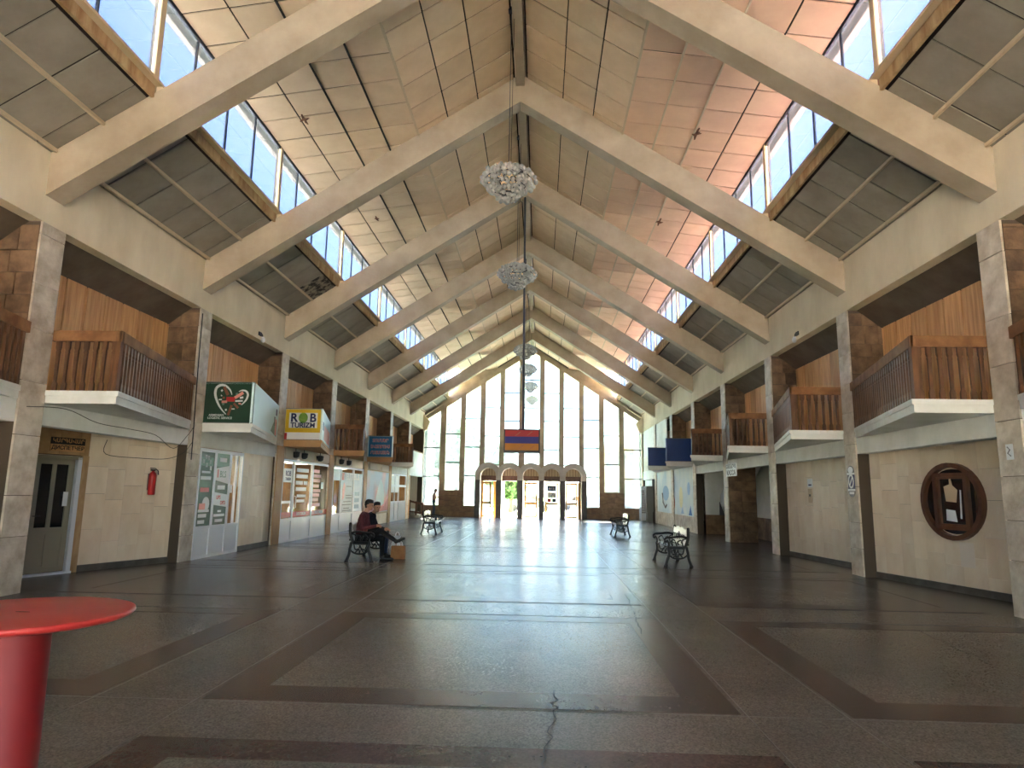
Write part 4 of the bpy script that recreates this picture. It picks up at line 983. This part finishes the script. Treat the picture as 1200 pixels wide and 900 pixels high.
for (kk, x, z, dia), lb in zip(((.5, -.12, 7.57, 1.12), (1.5, -.12, 7.33, 1.08), (3.5, -.12, 7.37, 1.0), (4.5, -.1, 7.5, .92), (5.5, -.05, 7.45, .9), (6.45, -.02, 7.35, .84)), ORD):
    s_ = dia/1.14
    t = thing('chandelier', lb, 'chandelier', (x, yb(kk), z), 0, 'crystal ball chandeliers down the ridge')
    obj('crystal_balls', cb, t, scale=(s_, s_, s_), kind='stuff'); obj('ring_frame', cf, t, scale=(s_, s_, s_))
    MB().tube([(.0, 0, .25), (.0, 0, zlow(.12)-z)], .008, STEE, 6).build('chain', t)
    MB().tube([(.04, 0, .2), (.06, 0, zlow(.2)-z)], .006, BLAK, 6).build('cable', t)
    MB().box((-.06, -.06, zlow(.12)-z-.06), (.06, .06, zlow(.12)-z+.02), STEE).build('canopy', t)
# screen on a pole
t = thing('hanging_screen', 'flat screen showing a red, blue and orange striped flag, hung on a long pole', 'screen', (0, yb(2), 2.74))
MB().tube([(.03, .03, .6), (0, .03, 7.95)], .032, STEE, 8).build('pole', t)
MB().box((-.53, 0, 0), (.53, .06, .7), BLAK).build('screen_case', t)
for j, z in enumerate((.48, .28, .08)):
    MB().box((-.49, -.004, z), (.49, 0, z+.2 if j else .67), SFLG[j]).build('flag_stripe', t)
m = MB()
for x0, z0 in ((-.2, .5), (.15, .52), (-.1, .12), (.2, .1)): m.prism([(x0, -.006, z0), (x0+.02, -.006, z0), (x0+.17, -.006, z0+.11), (x0+.14, -.006, z0+.12)], (0, .002, 0), BRNP)
m.build('flag_fold', t)

# ---------------------------------------------------------------- cast-iron benches
def bench_parts(ln):
    """Local frame: seat faces +x, length along +y from 0; returns name, mesh pairs."""
    P = []
    sf = MB(); y = 0
    def T(pts, r, closed=False): sf.tube([(x, 0, z) for x, z in spline([tuple(p) for p in pts], 5)], r*1.35, BLAC, 6, closed)
    T([(-.02, .83), (-.01, .62), (.06, .44), (.1, .42), (.46, .42)], .026)           # back stile and seat rail
    T([(.03, .44), (.0, .3), (-.02, .16), (-.07, .03)], .026); T([(.43, .42), (.42, .28), (.47, .14), (.5, .03)], .026)
    T([(.0, .27), (.1, .2), (.22, .18), (.34, .2), (.43, .27)], .016)
    T([(.08, .4), (.12, .28), (.2, .3), (.22, .38)], .013); T([(.38, .4), (.34, .28), (.26, .3), (.22, .38)], .013); T([(.12, .21), (.2, .28), (.22, .2)], .012); T([(.32, .21), (.25, .28), (.22, .2)], .012)
    T([(.0, .64), (.14, .67), (.34, .65), (.47, .64), (.52, .59), (.48, .55), (.45, .59)], .022)   # arm and scroll
    T([(.46, .6), (.42, .5), (.44, .42)], .018); T([(.1, .45), (.14, .58), (.22, .55), (.2, .48)], .013); T([(.24, .46), (.3, .6), (.38, .55), (.34, .47)], .013); T([(.02, .62), (.1, .6), (.14, .52)], .012)
    sf.box((-.11, -.03, 0), (-.03, .03, .04), BLAC); sf.box((.46, -.03, 0), (.55, .03, .04), BLAC); sf.ball((-.02, 0, .84), .035, BLAC)
    side = sf.mesh('side_frame', True)
    sl = MB().box((0, .02, 0), (.058, ln-.02, .022), SLAT).mesh('seat_slat')
    bp = MB()
    N = 24; top = [(y_, .82+.035*math.sin(math.pi*y_/ln)+.02*math.cos(6*math.pi*y_/ln)) for y_ in [.06+(ln-.12)*k/N for k in range(N+1)]]
    def bx(z): return -.01+(.83-z)*.10
    V = [(bx(.5), .06, .5), (bx(.5), ln-.06, .5)]
    for (ya, za), (yb_, zb_) in zip(top, top[1:]): bp.prism([(bx(.46)+.0, ya, .46), (bx(.46), yb_, .46), (bx(zb_), yb_, zb_), (bx(za), ya, za)], (.018, 0, 0), IVOR)
    orn = MB()
    for cy in (ln*.5,):
        for r_ in (.1, .055): orn.tube([(bx(.65)+.022, cy+r_*math.cos(2*math.pi*k/16), .65+r_*math.sin(2*math.pi*k/16)) for k in range(16)], .008, SLAT, 5, True)
    for q in (-1, 1):
        for d0 in (.2, .42, .58):
            orn.tube([(bx(.6)+.022, ln*.5+q*(d0+.09*math.cos(a)), .63+.07*math.sin(a)) for a in [k*.5 for k in range(11)]], .007, SLAT, 5)
    rail = MB().box((-.035, 0, .47), (.03, ln, .51), BLAC)
    return side, sl, bp.mesh('back_panel'), orn.mesh('back_ornament', True), rail.mesh('back_rail')
BP = bench_parts(1.55)
def bench(x, y, rz, label):
    t = thing('park_bench', label, 'bench', (x, y, 0), rz, 'cast iron benches in the hall')
    side, sl, bp, orn, rail = BP
    obj('side_frame', side, t, loc=(0, 0, 0)); obj('side_frame', side, t, loc=(0, 1.55, 0))
    for j in range(6): obj('seat_slat', sl, t, loc=(.1+.063*j, 0, .435))
    pnl = obj('back_panel', bp, t, label='pale cast back panel'); obj('back_ornament', orn, pnl); obj('back_rail', rail, t)
    return t
bench(-3.72, 15.35, 0, 'black iron bench on which the two people sit')
bench(-3.86, 25.75, 0, 'empty bench behind the seated people, towards the far left window')
bench(3.9, 17.3, math.pi, 'nearer of two empty iron benches with pale backs on the right')
bench(3.9, 27.7, math.pi, 'farther of two empty iron benches on the right, near the mural')

# ---------------------------------------------------------------- people
def capsule(V, F, a, b, ra, rb, n=12):
    a, b = Vector(a), Vector(b); d = b-a; ln = d.length
    t = d.normalized() if ln > 1e-6 else Vector((0, 0, 1)); h = Vector((0, 0, 1)) if abs(t.z) < .9 else Vector((1, 0, 0))
    u = t.cross(h).normalized(); w = t.cross(u); ringsl = []
    for k in range(5): 
        q = math.pi/2*(k/4.); ringsl.append((a-t*ra*math.cos(q), max(1e-4, ra*math.sin(q))))
    for k in range(5):
        q = math.pi/2*(k/4.); ringsl.append((b+t*rb*math.sin(q), max(1e-4, rb*math.cos(q))))
    k0 = len(V)
    for c, r in ringsl: V += [c+(u*math.cos(2*math.pi*i/n)+w*math.sin(2*math.pi*i/n))*r for i in range(n)]
    for j in range(len(ringsl)-1): F += [(k0+j*n+i, k0+(j+1)*n+i, k0+(j+1)*n+(i+1) % n, k0+j*n+(i+1) % n) for i in range(n)]
    F += [tuple(k0+i for i in range(n)), tuple(k0+len(ringsl)*n-1-i for i in range(n))]
def person(label, root, caps, vox=.011, hair=None, hairm=HAIR):
    """caps: (a, b, ra, rb, material). One continuous skin is grown over them by voxel remeshing."""
    V, F = [], []
    for a, b, ra, rb, m in caps: capsule(V, F, a, b, ra, rb)
    me = bpy.data.meshes.new('person'); me.from_pydata([tuple(v) for v in V], [], [f[::-1] for f in F])
    tmp = bpy.data.objects.new('tmp', me); COL.objects.link(tmp)
    md = tmp.modifiers.new('r', 'REMESH'); md.mode = 'VOXEL'; md.voxel_size = vox
    sm = tmp.modifiers.new('s', 'SMOOTH'); sm.factor = .5; sm.iterations = 4
    dg = bpy.context.evaluated_depsgraph_get(); out = bpy.data.meshes.new_from_object(tmp.evaluated_get(dg)); bpy.data.objects.remove(tmp)
    ms = []; 
    for c in caps:
        if c[4] not in ms: ms.append(c[4])
    out.materials.clear()
    for m in ms: out.materials.append(m)
    n = len(out.polygons); C_ = np.empty(n*3); out.polygons.foreach_get('center', C_); C_ = C_.reshape(-1, 3)
    best = np.full(n, 1e9); idx = np.zeros(n, int)
    for a, b, ra, rb, m in caps:
        a, b = np.array(a), np.array(b); d = b-a; t_ = np.clip(((C_-a)@d)/max(1e-9, d@d), 0, 1)
        s_ = np.linalg.norm(C_-(a+t_[:, None]*d), axis=1)-(ra+(rb-ra)*t_)
        k = s_ < best; best[k] = s_[k]; idx[k] = ms.index(m)
    out.polygons.foreach_set('material_index', idx); out.polygons.foreach_set('use_smooth', [True]*n); out.update()
    o = thing('person', label, 'person', root, 0, None, out)
    if hair:
        hv, hf = [], []
        for a, b, ra, rb in hair: capsule(hv, hf, a, b, ra, rb)
        hm = bpy.data.meshes.new('hair'); hm.from_pydata([tuple(v) for v in hv], [], [f[::-1] for f in hf])
        tmp = bpy.data.objects.new('tmp', hm); COL.objects.link(tmp); md = tmp.modifiers.new('r', 'REMESH'); md.mode = 'VOXEL'; md.voxel_size = vox
        dg = bpy.context.evaluated_depsgraph_get(); h2 = bpy.data.meshes.new_from_object(tmp.evaluated_get(dg)); bpy.data.objects.remove(tmp); h2.materials.clear(); h2.materials.append(hairm)
        h2.polygons.foreach_set('use_smooth', [True]*len(h2.polygons)); obj('hair', h2, o)
    return o
def head(c, yaw, m, tilt=0):
    """Skull, jaw, nose, ears, brow and neck stub; yaw 0 looks along +x. Returns capsules and hair capsules."""
    c = Vector(c); M = Matrix.Rotation(yaw, 3, 'Z') @ Matrix.Rotation(tilt, 3, 'Y')
    q = lambda x, y, z: tuple(c+M @ Vector((x, y, z)))
    A = [(q(-.015, 0, .035), q(.015, 0, .03), .088, .082, m), (q(.02, 0, -.03), q(.035, 0, -.07), .068, .045, m), (q(.088, 0, .005), q(.108, 0, -.025), .012, .016, m),
         (q(.075, -.035, .03), q(.075, .035, .03), .016, .016, m), (q(.07, -.02, -.06), q(.07, .02, -.06), .018, .018, m), (q(-.005, -.083, -.01), q(-.01, -.088, .02), .012, .016, m), (q(-.005, .083, -.01), q(-.01, .088, .02), .012, .016, m),
         (q(.086, -.03, .012), q(.086, -.026, .012), .009, .009, HAIR), (q(.086, .03, .012), q(.086, .026, .012), .009, .009, HAIR)]
    H = [(q(-.03, 0, .06), q(.01, 0, .068), .088, .08), (q(-.055, 0, .0), q(-.06, 0, -.03), .07, .05), (q(.04, -.03, .1), q(.04, .03, .1), .038, .038), (q(-.02, -.05, .04), q(-.02, .05, .04), .05, .05)]
    return A, H
def hand(w, d, n_, m, curl=.5, s=1.):
    """Palm and five fingers; w wrist, d pointing direction, n_ palm normal."""
    w, d, n_ = Vector(w), Vector(d).normalized(), Vector(n_).normalized(); n_ = (n_-d*n_.dot(d)).normalized(); sd = d.cross(n_)
    out = [(tuple(w), tuple(w+d*.05*s), .028*s, .034*s, m), (tuple(w+sd*.02*s+d*.03*s), tuple(w-sd*.02*s+d*.07*s), .024*s, .024*s, m)]
    for k, ln in enumerate((.062, .074, .07, .055)):
        b = w+d*.085*s+sd*(.03-.02*k)*s; mid = b+(d*math.cos(curl*.6)+n_*math.sin(curl*.6))*ln*.55*s; e = mid+(d*math.cos(curl*1.6)+n_*math.sin(curl*1.6))*ln*.5*s
        out += [(tuple(b), tuple(mid), .0105*s, .0095*s, m), (tuple(mid), tuple(e), .0095*s, .008*s, m)]
    b = w+d*.03*s+sd*.034*s; mid = b+(d*.7+sd*.6+n_*.3).normalized()*.038*s; out += [(tuple(b), tuple(mid), .0135*s, .012*s, m), (tuple(mid), tuple(mid+(d*.9+n_*.4).normalized()*.032*s), .012*s, .0095*s, m)]
    return out
def seated_man():
    K, S_, T_ = MARO, SKIN, BTRO
    A, H = head((.20, 0, 1.25), R(-12), S_, R(4))
    c = [((.02, -.09, .5), (.02, .09, .5), .115, .115, T_), ((.03, 0, .58), (.06, 0, .78), .13, .145, K), ((.06, -.08, .8), (.06, .08, .8), .12, .12, K), ((.09, -.13, 1.0), (.09, .13, 1.0), .085, .085, K), ((.08, 0, .9), (.1, 0, 1.0), .14, .12, K), ((.11, 0, 1.06), (.16, 0, 1.16), .06, .052, S_),
         # near (right, -y) leg crossed over, far leg planted
         ((.06, -.1, .5), (.49, -.03, .68), .095, .07, T_), ((.49, -.03, .68), (.81, .06, .47), .066, .046, T_), ((.81, .06, .47), (.86, .06, .44), .045, .042, SHOE), ((.84, .06, .43), (1.03, .05, .51), .042, .036, SHOE),
         ((.06, .1, .5), (.50, .12, .50), .095, .07, T_), ((.50, .12, .50), (.52, .12, .12), .066, .048, T_), ((.52, .12, .12), (.53, .12, .06), .045, .05, SHOE), ((.54, .12, .045), (.76, .12, .035), .045, .034, SHOE),
         # arms: upper, fore, joined hands on the thigh
         ((.09, -.2, 1.0), (.13, -.24, .74), .062, .05, K), ((.13, -.24, .74), (.38, -.1, .79), .05, .036, K), ((.09, .2, 1.0), (.15, .24, .74), .062, .05, K), ((.15, .24, .74), (.40, .06, .79), .05, .036, K)]
    c += hand((.37, -.1, .79), (.9, .5, .02), (0, .2, -1), S_, .8) + hand((.39, .06, .80), (.9, -.5, .05), (0, -.2, -1), S_, .9)
    return person('man in a maroon sweater seated on the bench with crossed legs and joined hands', (-3.62, 15.72, 0), c+A, hair=H)
def seated_friend():
    K, S_, T_ = NAVJ, SKIN, JEAN
    A, H = head((.24, -.02, 1.19), R(-55), S_)
    c = [((.02, -.09, .5), (.02, .09, .5), .115, .115, T_), ((.03, 0, .58), (.07, 0, .78), .13, .14, K), ((.1, -.12, .98), (.1, .12, .98), .08, .08, K), ((.08, 0, .84), (.11, 0, .97), .14, .12, K), ((.13, 0, 1.03), (.19, -.01, 1.1), .056, .05, S_),
         ((.06, -.1, .5), (.46, -.13, .50), .09, .068, T_), ((.46, -.13, .50), (.42, -.13, .12), .062, .046, T_), ((.42, -.13, .05), (.62, -.16, .036), .045, .034, SHOE), ((.42, -.13, .12), (.42, -.13, .05), .045, .046, SHOE),
         ((.06, .1, .5), (.47, .12, .50), .09, .068, T_), ((.47, .12, .50), (.46, .12, .12), .062, .046, T_), ((.46, .12, .05), (.66, .14, .036), .045, .034, SHOE), ((.46, .12, .12), (.46, .12, .05), .045, .046, SHOE),
         ((.1, -.19, .98), (.2, -.25, .72), .058, .047, K), ((.2, -.25, .72), (.44, -.1, .68), .047, .034, K), ((.1, .19, .98), (.2, .22, .73), .058, .047, K), ((.2, .22, .73), (.45, .04, .68), .047, .034, K)]
    c += hand((.45, -.1, .68), (.9, .45, 0), (0, .2, -1), S_, .7) + hand((.46, .04, .69), (.9, -.45, 0), (0, -.2, -1), S_, .7)
    return person('person in a dark jacket and blue jeans seated beyond the man in maroon', (-3.62, 16.32, 0), c+A, hair=H)
def walker():
    S_, K, T_ = SKIN, PTOP, JEAN
    A, H = head((.1, 0, 1.62), R(10), S_, R(22))
    c = [((0, -.08, .95), (0, .08, .95), .12, .12, T_), ((.0, 0, 1.0), (.02, 0, 1.25), .12, .14, K), ((.02, -.12, 1.4), (.02, .12, 1.4), .08, .08, K), ((.02, 0, 1.3), (.03, 0, 1.42), .13, .1, K), ((.03, 0, 1.46), (.07, 0, 1.54), .055, .05, S_),
         ((.0, -.1, .92), (.08, -.1, .5), .09, .066, T_), ((.08, -.1, .5), (.06, -.1, .1), .062, .05, T_), ((.06, -.1, .045), (.26, -.11, .036), .045, .034, SHOE), ((.06, -.1, .1), (.06, -.1, .05), .045, .045, SHOE),
         ((.0, .1, .92), (.02, .1, .5), .09, .066, T_), ((.02, .1, .5), (-.08, .1, .1), .062, .05, T_), ((-.08, .1, .045), (.12, .11, .036), .045, .034, SHOE), ((-.08, .1, .1), (-.08, .1, .05), .045, .045, SHOE),
         ((.02, -.2, 1.4), (.0, -.25, 1.12), .055, .045, K), ((.0, -.25, 1.12), (.2, -.16, 1.2), .042, .032, S_), ((.02, .2, 1.4), (.0, .25, 1.12), .055, .045, K), ((.0, .25, 1.12), (.2, .12, 1.22), .042, .032, S_)]
    c += hand((.2, -.16, 1.2), (.8, .3, .4), (0, 1, 0), S_, .8) + hand((.2, .12, 1.22), (.8, -.3, .4), (0, -1, 0), S_, .8)
    return person('person in a dusty pink shirt and jeans standing by the far left window, looking down', (-6.25, 43.3, 0), c+A, hair=H, vox=.014)
seated_man(); seated_friend(); walker()
# bags in front of the pair
t = thing('paper_bag', 'brown paper carrier bag standing on the floor by the crossed legs', 'bag', (-2.82, 16.3, 0))
m = MB(); m.prism([(-.17, -.08, 0), (.17, -.08, 0), (.16, -.06, .3), (-.16, -.06, .3)], (0, .005, 0), PAPR); m.prism([(-.17, .08, 0), (.17, .08, 0), (.16, .06, .3), (-.16, .06, .3)], (0, -.005, 0), PAPR)
for sx in (-1, 1): m.prism([(sx*.17, -.08, 0), (sx*.17, .08, 0), (sx*.16, .06, .3), (sx*.15, 0, .3), (sx*.16, -.06, .3)], (-sx*.005, 0, 0), PAPR)
m.box((-.17, -.08, 0), (.17, .08, .006), PAPR); m.build('bag_body', t)
for y in (-.06, .06): MB().tube(spline([(-.07, y, .29), (-.05, y, .38), (.05, y, .38), (.07, y, .29)], 5), .006, PAPR, 5).build('handle', t)
t = thing('plastic_bag', 'white plastic bag behind the brown paper bag', 'bag', (-2.95, 16.75, 0))
m = MB(); m.lathe([(.1, 0), (.17, .05), (.18, .2), (.13, .34), (.06, .42), (.09, .5)], (0, 0, 0), POLY, 14); m.build('bag_body', t, True); MB().tube(spline([(-.05, 0, .48), (-.03, 0, .58), (.03, 0, .58), (.05, 0, .48)], 5), .012, POLY, 5).build('handle', t)

# ---------------------------------------------------------------- red standing table in the corner
t = thing('red_table', 'round glossy red standing table on a thick red pillar in the near corner', 'table', (-1.512, 2.705, 0))
MB().lathe([(.2, 1.065), (.37, 1.07), (.39, 1.078), (.3985, 1.088), (.396, 1.097), (.385, 1.1), (.1, 1.097), (.001, 1.0965)], (0, 0, 0), REDT, 96).build('tabletop', t, True)
MB().lathe([(.3, 0), (.3, .02), (.14, .04), (.118, .06), (.108, 1.0), (.112, 1.07)], (0, 0, 0), REDS, 48).build('pillar', t, True)
MB().prism([(.03*math.cos(2*math.pi*k/12), .006*math.sin(2*math.pi*k/12), 1.0985) for k in range(12)], (0, 0, .001), BLAK).build('slot', t)

# ---------------------------------------------------------------- outside
struct('ground', MB().box((-150, YF+.3, -.2), (150, 62, -.04), PAVE).box((-150, 62, -.2), (150, 78, -.05), ROAD).box((-150, 78, -.2), (150, 260, -.02), GRAS).box((-30, 50, -.05), (6, 58, .0), GRAS).box((-150, YA-60, -.2), (150, YA-1, -.02), PAVE).box((-150, YA-1, -.2), (-11.3, YF+.3, -.04), DGRS).box((11.3, YA-1, -.2), (150, YF+.3, -.04), DGRS).mesh('ground'))
m = MB()
for sd in (-1, 1):
    m.prism([(0, YF+.3, 11.25), (sd*8.4, YF+.3, 11.25-.64*8.4), (sd*8.4, YF+.3, 11.65-.64*8.4), (0, YF+.3, 11.65)], (0, 4.0, 0), OUTW); m.box((sd*7.0, YF+.3, 0), (sd*7.4, YF+2.4, 6.5), OUTW)
struct('roof_overhang', m.mesh('overhang'))
def tree(x, y, h, r, label, seed):
    rn = random.Random(seed); t = thing('tree', label, 'tree', (x, y, -.03), 0, 'trees seen through the far windows')
    MB().tube([(0, 0, 0), (.1, 0, h*.35), (.0, .1, h*.7)], [.22, .16, .06], BARK, 8).build('trunk', t)
    V, F = MB(), 0
    for k in range(1500):
        u = Vector((rn.gauss(0, 1), rn.gauss(0, 1), rn.gauss(0, 1))).normalized(); q = rn.random()**.4
        lump = 1+.25*math.sin(u.x*5+seed)*math.cos(u.z*4)
        p = Vector((u.x*r*q*lump, u.y*r*q*lump, h*.62+u.z*h*.36*q)); s_ = rn.uniform(.2, .42)
        a = Vector((rn.gauss(0, 1), rn.gauss(0, 1), rn.gauss(0, 1))).normalized(); b = a.orthogonal().normalized()
        V.poly([p-a*s_, p+b*s_*.6, p+a*s_, p-b*s_*.6], LEAF)
    V.build('foliage', t, kind='stuff')
for j, (x, y, h, r, lb) in enumerate(((-13.5, 66, 8.5, 3.0, 'leafy tree outside, seen through the second far pane from the left'), (-8.2, 70, 9.5, 3.0, 'leafy tree outside, seen through the third far pane from the left'), (-4.2, 80, 7.5, 2.4, 'leafy tree outside, showing low behind the left arches'), (-1.9, 56, 4.2, 1.3, 'small bright tree outside, seen through the open arched doorway'), (15.5, 80, 4.2, 2.4, 'low tree outside, seen through the second far pane from the right'))):
    tree(x, y, h, r, lb, j+1)
def house(x0, x1, y0, z1, m_, label, nx, nz):
    t = thing('building', label, 'building', ((x0+x1)/2, y0, -.03)); w = (x1-x0)/2
    MB().box((-w, 0, 0), (w, 8, z1), m_).build('walls', t); MB().box((-w-.3, -.3, z1), (w+.3, 8.3, z1+.4), OUTW).build('roof_edge', t)
    for i in range(nx):
        for j in range(nz):
            xx = -w+(i+.5)*2*w/nx; zz = (j+.3)*z1/nz
            wd_ = MB().box((xx-.5, -.03, zz), (xx+.5, .05, zz+z1/nz*.5), GLDK).build('window', t); MB().box((xx-.56, -.06, zz-.08), (xx+.56, .05, zz), OUTW).build('window_sill', wd_)
house(8.6, 14.5, 86, 7.6, OYEL, 'yellow building outside, seen through the two rightmost far panes', 4, 2)
house(-9, -1.5, 96, 4.2, OUTW, 'low pale building outside, seen through the open arched doorway', 5, 1)
def car(x, y, rz, m_, label):
    t = thing('car', label, 'car', (x, y, -.04), rz)
    pf = [(-2.1, .35), (-2.1, .75), (-1.6, .88), (-1.0, 1.4), (.6, 1.42), (1.3, .92), (2.05, .8), (2.15, .35)]
    MB().prism([(a, -.85, b) for a, b in pf], (0, 1.7, 0), m_).build('body', t)
    MB().prism([(-.95, -.87, .95), (-.75, -.87, 1.32), (.5, -.87, 1.34), (1.05, -.87, .95)], (0, 1.74, 0), GLDK).build('windows', t)
    for a in (-1.35, 1.35):
        for b in (-.86, .7): MB().prism([(a+.33*math.cos(2*math.pi*k/16), b, .33+.33*math.sin(2*math.pi*k/16)) for k in range(16)], (0, .17, 0), TYRE).build('wheel', t)
car(-.4, 60, 0, CARS, 'silver car parked outside the middle arched doors'); car(7.2, 64, 0, CARB, 'blue car parked outside the right-hand far panes'); car(4.6, 68, 0, CARS, 'silver car parked outside the rightmost arched door')
t = thing('street_pole', 'thin lamp post outside the second far pane from the right', 'lamp post', (6.9, 76, -.05)); MB().tube([(0, 0, 0), (0, 0, 8.6)], .09, TRM, 8).build('pole', t); MB().tube([(0, 0, 8.5), (-.8, -.3, 8.8)], .06, TRM, 6).build('arm', t); MB().box((-1.3, -.42, 8.76), (-.75, -.2, 8.88), WHIT).build('lamp_head', t)
